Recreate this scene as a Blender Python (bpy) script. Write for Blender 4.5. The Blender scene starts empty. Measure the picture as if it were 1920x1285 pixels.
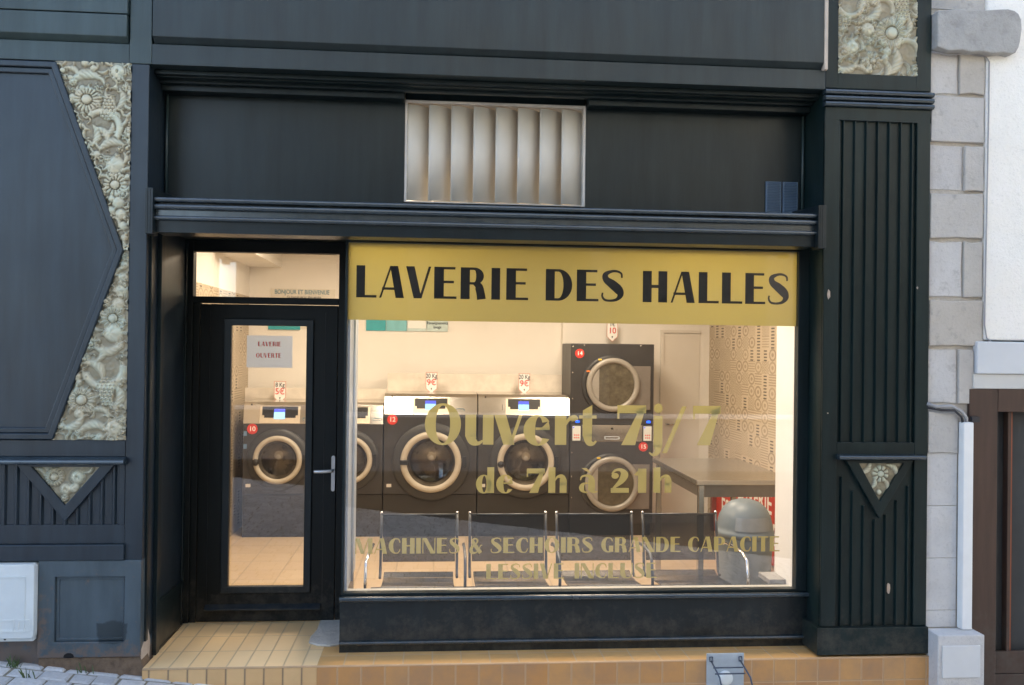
import bpy, bmesh, math, random
from math import sin, cos, pi, radians, sqrt
from mathutils import Vector, Matrix, noise
random.seed(7)
S = bpy.context.scene
COL = S.collection

# ------------------------------------------------------------------ camera
F_PX, YAW, PITCH, ROLL, DIST, EYE = 1700.0, .0832, .0071, .0124, 4.693, 1.62
cam_d = bpy.data.cameras.new('camera'); cam = bpy.data.objects.new('camera', cam_d); COL.objects.link(cam)
fwd = Vector((sin(YAW) * cos(PITCH), cos(YAW) * cos(PITCH), sin(PITCH)))
rgt = Vector((cos(YAW), -sin(YAW), 0)); up = rgt.cross(fwd)
r2 = rgt * cos(ROLL) + up * sin(ROLL); u2 = up * cos(ROLL) - rgt * sin(ROLL)
M = Matrix((r2, u2, -fwd)).transposed().to_4x4(); M.translation = (0, -DIST, EYE)
cam.matrix_world = M
cam_d.sensor_width = 36; cam_d.lens = F_PX / 1920 * 36; cam_d.clip_end = 200; cam_d.clip_start = .05
cam_d.dof.use_dof = True; cam_d.dof.focus_distance = 5.0; cam_d.dof.aperture_fstop = 5.6
S.camera = cam

def at(px, py, y):
    """pixel of the 1920 px photograph -> (x, z) on the vertical plane at depth y"""
    a, b = px - 960, py - 642.5
    a, b = a * cos(ROLL) + b * sin(ROLL), -a * sin(ROLL) + b * cos(ROLL)
    v = rgt * (a / F_PX) + up * (-b / F_PX) + fwd
    t = (y + DIST) / v.y
    return v.x * t, EYE + v.z * t

# ------------------------------------------------------------------ world, sun, exposure
W = bpy.data.worlds.new('World'); S.world = W; W.use_nodes = True
nt = W.node_tree; nt.nodes.clear()
sky = nt.nodes.new('ShaderNodeTexSky'); sky.sky_type = 'NISHITA'; sky.sun_disc = False
sky.sun_elevation = radians(38); sky.sun_rotation = radians(20); sky.air_density = .7; sky.dust_density = 3.5; sky.ozone_density = .6
bg = nt.nodes.new('ShaderNodeBackground'); bg.inputs[1].default_value = .15
wo = nt.nodes.new('ShaderNodeOutputWorld')
tint = nt.nodes.new('ShaderNodeMix'); tint.data_type = 'RGBA'; tint.blend_type = 'MULTIPLY'; tint.inputs[0].default_value = 1; tint.inputs[7].default_value = (1.06, 1.02, .93, 1)
nt.links.new(sky.outputs[0], tint.inputs[6]); nt.links.new(tint.outputs[2], bg.inputs[0]); nt.links.new(bg.outputs[0], wo.inputs[0])
sun_d = bpy.data.lights.new('sun', 'SUN'); sun_d.energy = 1.2; sun_d.angle = radians(12); sun_d.color = (1, .95, .88)
sun = bpy.data.objects.new('sun', sun_d); COL.objects.link(sun)
el, az = radians(38), radians(20)
sdir = Vector((sin(az) * cos(el), cos(az) * cos(el), sin(el)))      # towards the sun: behind the shop's roofs
sun.rotation_euler = sdir.to_track_quat('Z', 'Y').to_euler(); sun.location = (0, 0, 12)
S.view_settings.view_transform = 'Standard'; S.view_settings.look = 'None'
S.view_settings.exposure = 2.58; S.view_settings.gamma = 1
S.render.engine = 'CYCLES'
S.cycles.use_denoising = True
S.cycles.max_bounces = 8; S.cycles.transparent_max_bounces = 24; S.cycles.sample_clamp_indirect = 8

# ------------------------------------------------------------------ materials
def newmat(n):
    m = bpy.data.materials.new(n); m.use_nodes = True
    t = m.node_tree; t.nodes.clear()
    o = t.nodes.new('ShaderNodeOutputMaterial')
    return m, t, o
def N(t, kind, **kw):
    n = t.nodes.new(kind)
    for k, v in kw.items():
        if k.startswith('i_'): n.inputs[k[2:].replace('_', ' ')].default_value = v
        else: setattr(n, k, v)
    return n
def L(t, a, b): t.links.new(a, b)
def coords(t, scale=(1, 1, 1)):
    g = N(t, 'ShaderNodeNewGeometry'); mp = N(t, 'ShaderNodeMapping'); mp.inputs['Scale'].default_value = scale
    L(t, g.outputs['Position'], mp.inputs[0]); return mp.outputs[0]
def ocoords(t, scale=(1, 1, 1)):
    g = N(t, 'ShaderNodeTexCoord'); mp = N(t, 'ShaderNodeMapping'); mp.inputs['Scale'].default_value = scale
    L(t, g.outputs['Object'], mp.inputs[0]); return mp.outputs[0]
def noise_tex(t, vec, scale, detail=4, rough=.55):
    n = N(t, 'ShaderNodeTexNoise'); n.inputs['Scale'].default_value = scale
    n.inputs['Detail'].default_value = detail; n.inputs['Roughness'].default_value = rough
    L(t, vec, n.inputs['Vector']); return n.outputs['Fac']
def ramp(t, fac, stops):
    r = N(t, 'ShaderNodeValToRGB'); e = r.color_ramp.elements
    while len(e) > 1: e.remove(e[-1])
    e[0].position = stops[0][0]; e[0].color = (*stops[0][1], 1)
    for p, c in stops[1:]:
        q = e.new(p); q.color = (*c, 1)
    L(t, fac, r.inputs[0]); return r.outputs[0]
def mixc(t, fac, a, b, mode='MIX'):
    m = N(t, 'ShaderNodeMix', data_type='RGBA', blend_type=mode)
    for s, v in ((m.inputs[0], fac), (m.inputs[6], a), (m.inputs[7], b)):
        if hasattr(v, 'is_output'): L(t, v, s)
        elif isinstance(v, (int, float)): s.default_value = v
        else: s.default_value = (*v, 1)
    return m.outputs[2]
def math_(t, op, a, b=0.0, c=None):
    m = N(t, 'ShaderNodeMath', operation=op)
    for i, v in enumerate((a, b) if c is None else (a, b, c)):
        if hasattr(v, 'is_output'): L(t, v, m.inputs[i])
        else: m.inputs[i].default_value = v
    return m.outputs[0]
def bump(t, h, strength, dist, normal=None):
    b = N(t, 'ShaderNodeBump'); b.inputs['Strength'].default_value = strength; b.inputs['Distance'].default_value = dist
    L(t, h, b.inputs['Height'])
    if normal is not None: L(t, normal, b.inputs['Normal'])
    return b.outputs[0]
def princ(t, o, col, rough=.5, metal=0, normal=None, spec=.5, **kw):
    p = N(t, 'ShaderNodeBsdfPrincipled')
    if hasattr(col, 'is_output'): L(t, col, p.inputs['Base Color'])
    else: p.inputs['Base Color'].default_value = (*col, 1)
    if hasattr(rough, 'is_output'): L(t, rough, p.inputs['Roughness'])
    else: p.inputs['Roughness'].default_value = rough
    p.inputs['Metallic'].default_value = metal; p.inputs['Specular IOR Level'].default_value = spec
    if normal is not None: L(t, normal, p.inputs['Normal'])
    for k, v in kw.items(): p.inputs[k.replace('_', ' ')].default_value = v
    L(t, p.outputs[0], o.inputs[0]); return p

def paint(n, c, rough=.38, var=.25, streak=.35, chips=0.0, chipcol=(.5, .48, .44), spec=.5):
    """old gloss paint on joinery: faint vertical weathering, brush texture, chips"""
    c = tuple(x * .86 for x in c)
    m, t, o = newmat(n)
    v = coords(t, (9, 9, .9)); f = noise_tex(t, v, 1.6, 6, .6)
    v2 = coords(t, (1, 1, 1)); f2 = noise_tex(t, v2, 2.3, 5, .6)
    dk = tuple(x * (1 - var) for x in c); lt = tuple(min(1, x * (1 + var) + .004 * streak) for x in c)
    col = ramp(t, f, [(.3, dk), (.7, lt)])
    col2 = mixc(t, math_(t, 'MULTIPLY', f2, .5), col, tuple(x * .75 for x in c))
    if chips:
        cf = noise_tex(t, coords(t, (22, 22, 12)), 1.0, 5, .7)
        th = ramp(t, cf, [(.70 - chips * .1, (0, 0, 0)), (.72 - chips * .1, (1, 1, 1))])
        col2 = mixc(t, th, col2, chipcol)
    g_ = N(t, 'ShaderNodeNewGeometry'); sp_ = N(t, 'ShaderNodeSeparateXYZ'); L(t, g_.outputs['Position'], sp_.inputs[0])
    low = math_(t, 'MULTIPLY', math_(t, 'SUBTRACT', .30, sp_.outputs[2]), 1.1); spl = noise_tex(t, coords(t, (14, 14, 14)), 1.0, 7, .75)
    col2 = mixc(t, ramp(t, math_(t, 'ADD', math_(t, 'MINIMUM', low, .22), spl), [(.62, (0, 0, 0)), (.85, (.55, .55, .55))]), col2, (.075, .068, .055))
    fine = noise_tex(t, coords(t, (260, 260, 14)), 1.0, 3, .6)
    big = noise_tex(t, coords(t, (6, 6, 3)), 1.0, 3, .5)
    nrm = bump(t, fine, .22, .002, bump(t, big, .35, .006))
    rr = math_(t, 'ADD', math_(t, 'MULTIPLY', f2, .25), rough - .12)
    princ(t, o, col2, rr, normal=nrm, spec=spec)
    return m
def plain(n, c, rough=.5, metal=0, var=.1, scale=12, bmp=.0, spec=.5):
    m, t, o = newmat(n)
    f = noise_tex(t, ocoords(t), scale, 5, .6)
    col = ramp(t, f, [(.3, tuple(x * (1 - var) for x in c)), (.7, tuple(min(1, x * (1 + var)) for x in c))])
    nrm = bump(t, noise_tex(t, ocoords(t), scale * 8, 3), bmp, .002) if bmp else None
    princ(t, o, col, math_(t, 'ADD', math_(t, 'MULTIPLY', f, .15), rough - .07), metal, nrm, spec)
    return m
def emis(n, c, s):
    m, t, o = newmat(n); e = N(t, 'ShaderNodeEmission'); e.inputs[0].default_value = (*c, 1); e.inputs[1].default_value = s
    L(t, e.outputs[0], o.inputs[0]); return m
def glass(n, tint=(1, 1, 1), f0=.062, rough=0.0):
    m, t, o = newmat(n)
    lw = N(t, 'ShaderNodeLayerWeight'); lw.inputs[0].default_value = .5
    p5 = math_(t, 'POWER', lw.outputs['Facing'], 5.0)
    fac = math_(t, 'ADD', math_(t, 'MULTIPLY', p5, 1 - f0), f0)
    tr = N(t, 'ShaderNodeBsdfTransparent'); tr.inputs[0].default_value = (*tint, 1)
    gl = N(t, 'ShaderNodeBsdfGlossy'); gl.inputs['Roughness'].default_value = rough; gl.inputs[0].default_value = (1, 1, 1, 1)
    mx = N(t, 'ShaderNodeMixShader'); L(t, fac, mx.inputs[0]); L(t, tr.outputs[0], mx.inputs[1]); L(t, gl.outputs[0], mx.inputs[2])
    L(t, mx.outputs[0], o.inputs[0]); return m
def vinyl(n, c, trans=.5, tcol=None, see=0.0):
    m, t, o = newmat(n)
    d = N(t, 'ShaderNodeBsdfPrincipled'); d.inputs['Base Color'].default_value = (*c, 1); d.inputs['Roughness'].default_value = .35
    tl = N(t, 'ShaderNodeBsdfTranslucent'); tl.inputs[0].default_value = (*(tcol or c), 1)
    mx = N(t, 'ShaderNodeMixShader'); mx.inputs[0].default_value = trans
    L(t, d.outputs[0], mx.inputs[1]); L(t, tl.outputs[0], mx.inputs[2]); out = mx
    if see:
        tp = N(t, 'ShaderNodeBsdfTransparent'); m2 = N(t, 'ShaderNodeMixShader'); m2.inputs[0].default_value = see
        L(t, mx.outputs[0], m2.inputs[1]); L(t, tp.outputs[0], m2.inputs[2]); out = m2
    L(t, out.outputs[0], o.inputs[0]); return m
def tilemat(n, c1, c2, grout, size, axes='xy', dirt=.3, dirtcol=(.12, .09, .06), rough=.35, off=(0, 0, 0), gw=.03):
    """square tiles; axes picks the two world axes of the joints"""
    m, t, o = newmat(n)
    g = N(t, 'ShaderNodeNewGeometry'); sp = N(t, 'ShaderNodeSeparateXYZ'); L(t, g.outputs['Position'], sp.inputs[0])
    cell = []; edge = None
    for i, a in enumerate(axes):
        q = math_(t, 'DIVIDE', math_(t, 'ADD', sp.outputs['xyz'.index(a)], off['xyz'.index(a)]), size[i])
        cell.append(math_(t, 'FLOOR', q))
        fr = math_(t, 'SUBTRACT', q, cell[-1])
        e = math_(t, 'SUBTRACT', .5, math_(t, 'ABSOLUTE', math_(t, 'SUBTRACT', fr, .5)))
        e = math_(t, 'MULTIPLY', e, size[i])
        edge = e if edge is None else math_(t, 'MINIMUM', edge, e)
    cx = N(t, 'ShaderNodeCombineXYZ'); L(t, cell[0], cx.inputs[0]); L(t, cell[1], cx.inputs[1])
    wn = N(t, 'ShaderNodeTexWhiteNoise', noise_dimensions='3D'); L(t, cx.outputs[0], wn.inputs['Vector'])
    base = mixc(t, wn.outputs['Value'], c1, c2)
    f = noise_tex(t, coords(t), 3.5, 7, .65)
    dm = ramp(t, f, [(.42, (0, 0, 0)), (.72, (1, 1, 1))])
    base = mixc(t, math_(t, 'MULTIPLY', dm, dirt), base, dirtcol)
    gm = ramp(t, edge, [(gw * size[0] * .5, (1, 1, 1)), (gw * size[0], (0, 0, 0))])
    col = mixc(t, gm, base, grout)
    h = math_(t, 'MINIMUM', edge, .004)
    h = math_(t, 'ADD', h, math_(t, 'MULTIPLY', noise_tex(t, coords(t), 40, 3), .0006))
    princ(t, o, col, math_(t, 'ADD', math_(t, 'MULTIPLY', f, .3), rough - .1), normal=bump(t, h, .6, 1.0))
    return m

BLACK = paint('black_gloss_paint', (.008, .018, .021), .36, .35, spec=.4)
DOORBLK = paint('door_black_paint', (.004, .007, .007), .5, .25, spec=.3)
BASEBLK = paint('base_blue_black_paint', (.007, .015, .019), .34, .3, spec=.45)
NOSE = paint('ledge_highlight_paint', (.030, .048, .060), .22, .25, spec=1.0)  # glossier facade paint, its colour lightened to paint highlights along the ledges
BLUE = paint('blue_grey_paint', (.016, .029, .042), .36, .35, chips=.0)
FRIEZE = paint('frieze_grey_paint', (.044, .072, .074), .42, .3)
FRIEZE2 = paint('frieze_dark_paint', (.019, .032, .035), .40, .35)
GREEN = paint('green_black_paint', (.007, .020, .021), .38, .4, spec=.3)
SLATE = paint('slate_grey_paint', (.055, .080, .098), .42, .3, chips=.25, chipcol=(.20, .13, .09))
def slate_worn():
    m, t, o = newmat('weathered_slate_paint')
    g = N(t, 'ShaderNodeNewGeometry'); sp = N(t, 'ShaderNodeSeparateXYZ'); L(t, g.outputs['Position'], sp.inputs[0])
    f = noise_tex(t, coords(t, (9, 9, 2)), 1.5, 6, .6); fr = noise_tex(t, coords(t), 22, 7, .7); fb = noise_tex(t, coords(t), 6, 4, .5)
    col = ramp(t, f, [(.3, (.050, .072, .085)), (.7, (.075, .105, .125))])
    low = math_(t, 'SUBTRACT', 1.0, math_(t, 'DIVIDE', math_(t, 'SUBTRACT', sp.outputs[2], .04), .12)); low = math_(t, 'MINIMUM', math_(t, 'MAXIMUM', low, 0), 1)
    lef = math_(t, 'SUBTRACT', 1.0, math_(t, 'DIVIDE', math_(t, 'ADD', sp.outputs[0], 1.955), .10)); lef = math_(t, 'MINIMUM', math_(t, 'MAXIMUM', lef, 0), 1)
    lz = math_(t, 'MINIMUM', math_(t, 'MAXIMUM', math_(t, 'DIVIDE', math_(t, 'SUBTRACT', .42, sp.outputs[2]), .2), 0), 1)
    edge = math_(t, 'MAXIMUM', low, math_(t, 'MULTIPLY', lef, lz))
    wear = math_(t, 'ADD', math_(t, 'MULTIPLY', edge, .28), fr)
    col = mixc(t, ramp(t, wear, [(.60, (0, 0, 0)), (.74, (.75, .75, .75))]), col, (.16, .11, .08))
    dx = math_(t, 'ABSOLUTE', math_(t, 'ADD', sp.outputs[0], 1.60)); dz = math_(t, 'ABSOLUTE', math_(t, 'SUBTRACT', sp.outputs[2], .165))
    patch = math_(t, 'ADD', math_(t, 'MULTIPLY', math_(t, 'MAXIMUM', math_(t, 'SUBTRACT', dx, .02), dz), 8), fb)
    col = mixc(t, ramp(t, patch, [(.84, (.8, .8, .8)), (.90, (0, 0, 0))]), col, (.016, .026, .03))
    princ(t, o, col, .42, normal=bump(t, fr, .35, .003, bump(t, noise_tex(t, coords(t), 5, 3), .3, .008))); return m
SLATE = slate_worn()
GLASS = glass('window_glass')
CREAMP = plain('cream_paint', (.62, .58, .52), .5)
WHITEW = plain('interior_white_paint', (.80, .77, .72), .7, var=.03, scale=3)
STEEL = plain('brushed_steel', (.62, .60, .57), .17, 1, .02, 1.2)
CHROME = plain('chrome', (.85, .86, .88), .08, 1, .02)
ALU = plain('pale_aluminium', (.50, .56, .64), .45, .2, .08)
DARKM = plain('machine_charcoal', (.036, .034, .035), .42, 0, .08, 8)
DARKK = plain('machine_kick_dark', (.022, .020, .018), .5, 0, .15, 8)
BLACKP = plain('black_plastic', (.012, .012, .013), .35)
GASKET = plain('dark_moulded_ring', (.035, .035, .036), .4)
RINGM = plain('door_ring_beige', (.43, .385, .315), .42, 0, .05)
SILVER = plain('dryer_ring_silver', (.30, .28, .25), .35, .15, .05)
RED = plain('red_sticker', (.62, .04, .03), .4)
WHITE = plain('white_print', (.85, .85, .83), .5, var=.02)
GREYPL = plain('grey_plastic', (.15, .19, .225), .42, 0, .06, 5)
METERM = plain('meter_box_grey', (.66, .70, .69), .5, 0, .06, 6)
DARKTXT = plain('dark_ink', (.03, .04, .06), .5)
REDTXT = plain('red_ink', (.65, .06, .05), .5)
BLUETXT = plain('blue_ink', (.10, .22, .30), .5)
def perforated():
    m, t, o = newmat('black_perforated_seat')
    p = N(t, 'ShaderNodeBsdfPrincipled'); p.inputs['Base Color'].default_value = (.028, .032, .036, 1); p.inputs['Roughness'].default_value = .35; p.inputs['Metallic'].default_value = .3
    tp = N(t, 'ShaderNodeBsdfTransparent'); mx = N(t, 'ShaderNodeMixShader')
    sp = N(t, 'ShaderNodeSeparateXYZ'); L(t, coords(t), sp.inputs[0])
    a = math_(t, 'SINE', math_(t, 'MULTIPLY', sp.outputs[0], 900)); b = math_(t, 'SINE', math_(t, 'MULTIPLY', sp.outputs[2], 900))
    L(t, math_(t, 'MULTIPLY', math_(t, 'GREATER_THAN', math_(t, 'MULTIPLY', a, b), .12), .9), mx.inputs[0])
    L(t, p.outputs[0], mx.inputs[1]); L(t, tp.outputs[0], mx.inputs[2]); L(t, mx.outputs[0], o.inputs[0]); return m
MESHB = perforated()
SCREEN = emis('lcd_screen', (.14, .16, .80), .28)
SCREEN2 = emis('lcd_screen_bright', (.35, .62, 1.0), .38)
LED = emis('blue_led', (.02, .12, 1.0), .5)
LAMP = emis('lamp_diffuser', (1, .80, .58), 1.0)
GOLDBAND = vinyl('gold_vinyl_band', (.37, .36, .19), .5, (.74, .66, .30))
GOLDTXT = vinyl('gold_vinyl_lettering', (.45, .38, .14), .2, (.6, .48, .14))
BLACKTXT = vinyl('black_vinyl', (.008, .008, .008), .0)
PAPER = vinyl('white_paper_sheet', (.72, .78, .86), .4, (.95, .98, 1.0), .12)
BROWNW = paint('brown_varnish', (.075, .042, .031), .4, .3)
TEALA = plain('teal_board', (.04, .36, .42), .5)
TEALB = plain('aqua_board', (.20, .50, .56), .5)
PALEB = plain('pale_board', (.55, .68, .68), .5)
CABLE = plain('black_cable', (.03, .03, .035), .5)
CABLEG = plain('grey_cable', (.35, .35, .36), .5)
PVC = plain('white_pvc', (.84, .86, .86), .35, 0, .03)

def relief_mat():
    m, t, o = newmat('aged_gilt_relief')
    f = noise_tex(t, coords(t), 9, 6, .6); f2 = noise_tex(t, coords(t), 28, 5, .7)
    col = ramp(t, f, [(.30, (.60, .52, .36)), (.48, (.57, .54, .39)), (.62, (.53, .57, .44)), (.76, (.64, .58, .42))])
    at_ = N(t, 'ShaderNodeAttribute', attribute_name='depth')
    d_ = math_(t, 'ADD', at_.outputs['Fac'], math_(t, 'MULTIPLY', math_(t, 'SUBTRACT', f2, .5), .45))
    low_tone = ramp(t, d_, [(.16, (1, 1, 1)), (.60, (0, 0, 0))])  # darker brown where the carving lies low, then in its creases
    col = mixc(t, math_(t, 'MULTIPLY', low_tone, .85), col, (.20, .165, .10))
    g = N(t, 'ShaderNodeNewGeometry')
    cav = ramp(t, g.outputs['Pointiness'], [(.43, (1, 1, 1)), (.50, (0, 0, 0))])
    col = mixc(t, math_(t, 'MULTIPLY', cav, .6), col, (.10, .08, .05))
    princ(t, o, col, .38, .1, bump(t, f2, .25, .002)); return m
RELIEF = relief_mat()
def stonemat(n, c, var=.3, sc=6, each=0.0):
    m, t, o = newmat(n)
    f = noise_tex(t, coords(t), sc, 8, .7); f2 = noise_tex(t, coords(t), 70, 4, .7); f3 = noise_tex(t, coords(t), 2.0, 3); f4 = noise_tex(t, coords(t), 16, 5, .7)
    col = ramp(t, f, [(.3, tuple(x * (1 - var) for x in c)), (.5, c), (.72, tuple(min(.9, x * (1 + var * .7)) for x in c))])
    col = mixc(t, math_(t, 'MULTIPLY', f3, .5), col, (c[0] * 1.1, c[1] * .95, c[2] * .8))
    col = mixc(t, ramp(t, f2, [(.55, (0, 0, 0)), (.8, (.5, .5, .5))]), col, tuple(x * .55 for x in c))
    if each:
        oi = N(t, 'ShaderNodeObjectInfo'); col = mixc(t, each, col, ramp(t, oi.outputs['Random'], [(0, (.34, .33, .33)), (.4, (.52, .50, .46)), (.7, (.60, .60, .60)), (1, (.50, .44, .35))]))
        col = mixc(t, ramp(t, f4, [(.56, (0, 0, 0)), (.74, (.55, .55, .55))]), col, (.22, .21, .20))
    princ(t, o, col, .85, normal=bump(t, f2, .5, .004, bump(t, f4, .5, .008, bump(t, f, .6, .02)))); return m
STONE = stonemat('granite_block', (.42, .41, .385), .32, 6, .45); STONE2 = stonemat('pale_granite_block', (.56, .57, .58), .18, 6, .25)
LINTEL = stonemat('grey_lintel_stone', (.36, .37, .37), .4, 8, .12)
MORTAR = stonemat('mortar', (.50, .48, .44), .2, 12)
RENDER = stonemat('white_render', (.86, .88, .86), .06, 3)
CONCW = stonemat('painted_white_block', (.60, .62, .64), .12, 5)
CEMENT = stonemat('rough_cement', (.62, .62, .58), .25, 14)
PLASTER = stonemat('broken_plaster', (.52, .45, .38), .3, 18)
OPPW = stonemat('opposite_render', (.48, .50, .45), .12, 2)
STEPL = tilemat('step_tiles_clean', (.92, .64, .32), (.95, .70, .38), (.62, .46, .27), (.094, .25), 'xy', .12, (.45, .38, .26), .35, (0, .02, 0), .05)
STEPR = tilemat('step_tiles_worn', (.66, .37, .13), (.72, .43, .17), (.62, .46, .28), (.15, .15), 'xy', .4, (.48, .34, .18), .4, (0, .02, 0), .03)
STEPFL = tilemat('step_front_tiles_clean', (.70, .44, .20), (.76, .50, .24), (.22, .15, .10), (.094, .12), 'xz', .2, (.30, .18, .09), .4, (0, 0, .002), .05)
STEPFR = tilemat('step_front_tiles_worn', (.52, .26, .09), (.58, .32, .12), (.52, .34, .19), (.12, .12), 'xz', .75, (.30, .20, .13), .45, (0, 0, .002), .045)
FLOORT = tilemat('interior_floor_tiles', (.50, .38, .25), (.54, .42, .28), (.40, .31, .21), (.30, .30), 'xy', .1, (.4, .3, .18), .3, (0, 0, 0), .02)
def cement_tiles():
    """patchwork of small patterned cement tiles on the side walls"""
    m, t, o = newmat('patchwork_cement_tiles')
    g = N(t, 'ShaderNodeNewGeometry'); sp = N(t, 'ShaderNodeSeparateXYZ'); L(t, g.outputs['Position'], sp.inputs[0])
    u = math_(t, 'DIVIDE', sp.outputs[1], .17); v = math_(t, 'DIVIDE', sp.outputs[2], .11)
    cu, cv = math_(t, 'FLOOR', u), math_(t, 'FLOOR', v)
    fu = math_(t, 'SUBTRACT', math_(t, 'SUBTRACT', u, cu), .5); fv = math_(t, 'SUBTRACT', math_(t, 'SUBTRACT', v, cv), .5)
    c = N(t, 'ShaderNodeCombineXYZ'); L(t, cu, c.inputs[0]); L(t, cv, c.inputs[1])
    w = N(t, 'ShaderNodeTexWhiteNoise', noise_dimensions='3D'); L(t, c.outputs[0], w.inputs['Vector']); r = w.outputs['Value']
    rad = math_(t, 'SQRT', math_(t, 'ADD', math_(t, 'MULTIPLY', fu, fu), math_(t, 'MULTIPLY', fv, fv)))
    rings = math_(t, 'GREATER_THAN', math_(t, 'SINE', math_(t, 'MULTIPLY', rad, 19)), .15)
    bars = math_(t, 'GREATER_THAN', math_(t, 'SINE', math_(t, 'MULTIPLY', fv, 31)), .1)
    dia = math_(t, 'GREATER_THAN', math_(t, 'SINE', math_(t, 'MULTIPLY', math_(t, 'ADD', math_(t, 'ABSOLUTE', fu), math_(t, 'ABSOLUTE', fv)), 30)), .1)
    chk = math_(t, 'GREATER_THAN', math_(t, 'MULTIPLY', math_(t, 'SINE', math_(t, 'MULTIPLY', fu, 25)), math_(t, 'SINE', math_(t, 'MULTIPLY', fv, 25))), 0)
    a = mixc(t, math_(t, 'GREATER_THAN', r, .24), bars, rings)
    a = mixc(t, math_(t, 'GREATER_THAN', r, .62), a, dia); a = mixc(t, math_(t, 'GREATER_THAN', r, .85), a, chk)
    wd = math_(t, 'FRACT', math_(t, 'MULTIPLY', w.outputs['Value'], 7.31))
    dark = math_(t, 'GREATER_THAN', wd, .80); hbar = math_(t, 'GREATER_THAN', math_(t, 'SINE', math_(t, 'MULTIPLY', fv, 25)), .2)
    a = mixc(t, dark, a, math_(t, 'MULTIPLY', hbar, math_(t, 'GREATER_THAN', .22, math_(t, 'ABSOLUTE', fu))))
    ink = mixc(t, dark, mixc(t, wd, (.40, .33, .24), (.31, .25, .18)), (.10, .085, .07))
    col = mixc(t, a, (.56, .47, .35), ink)
    princ(t, o, col, .55); return m
PATCH = cement_tiles()
def cobble_mat():
    m, t, o = newmat('granite_setts')
    oi = N(t, 'ShaderNodeAttribute', attribute_name='tone')
    f = noise_tex(t, coords(t), 60, 5, .7); f1 = noise_tex(t, coords(t), 3, 4)
    col = mixc(t, oi.outputs['Fac'], (.52, .53, .54), (.76, .77, .78))
    col = mixc(t, ramp(t, f, [(.4, (0, 0, 0)), (.7, (.5, .5, .5))]), col, (.32, .32, .32))
    col = mixc(t, math_(t, 'MULTIPLY', f1, .4), col, (.30, .27, .22))
    princ(t, o, col, .7, normal=bump(t, f, .5, .004)); return m
COBBLE = cobble_mat()
GROUND = stonemat('sandy_joint_dirt', (.24, .22, .17), .4, 20)
LEAF = plain('weed_leaf', (.07, .11, .03), .6)
SLATC = plain('louvre_slat_cream', (.72, .67, .58), .4, 0, .05, 3)
GRILLE = plain('grille_blue_grey', (.10, .16, .24), .4)
VOID = plain('dark_hollow', (.006, .005, .005), .9)

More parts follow.
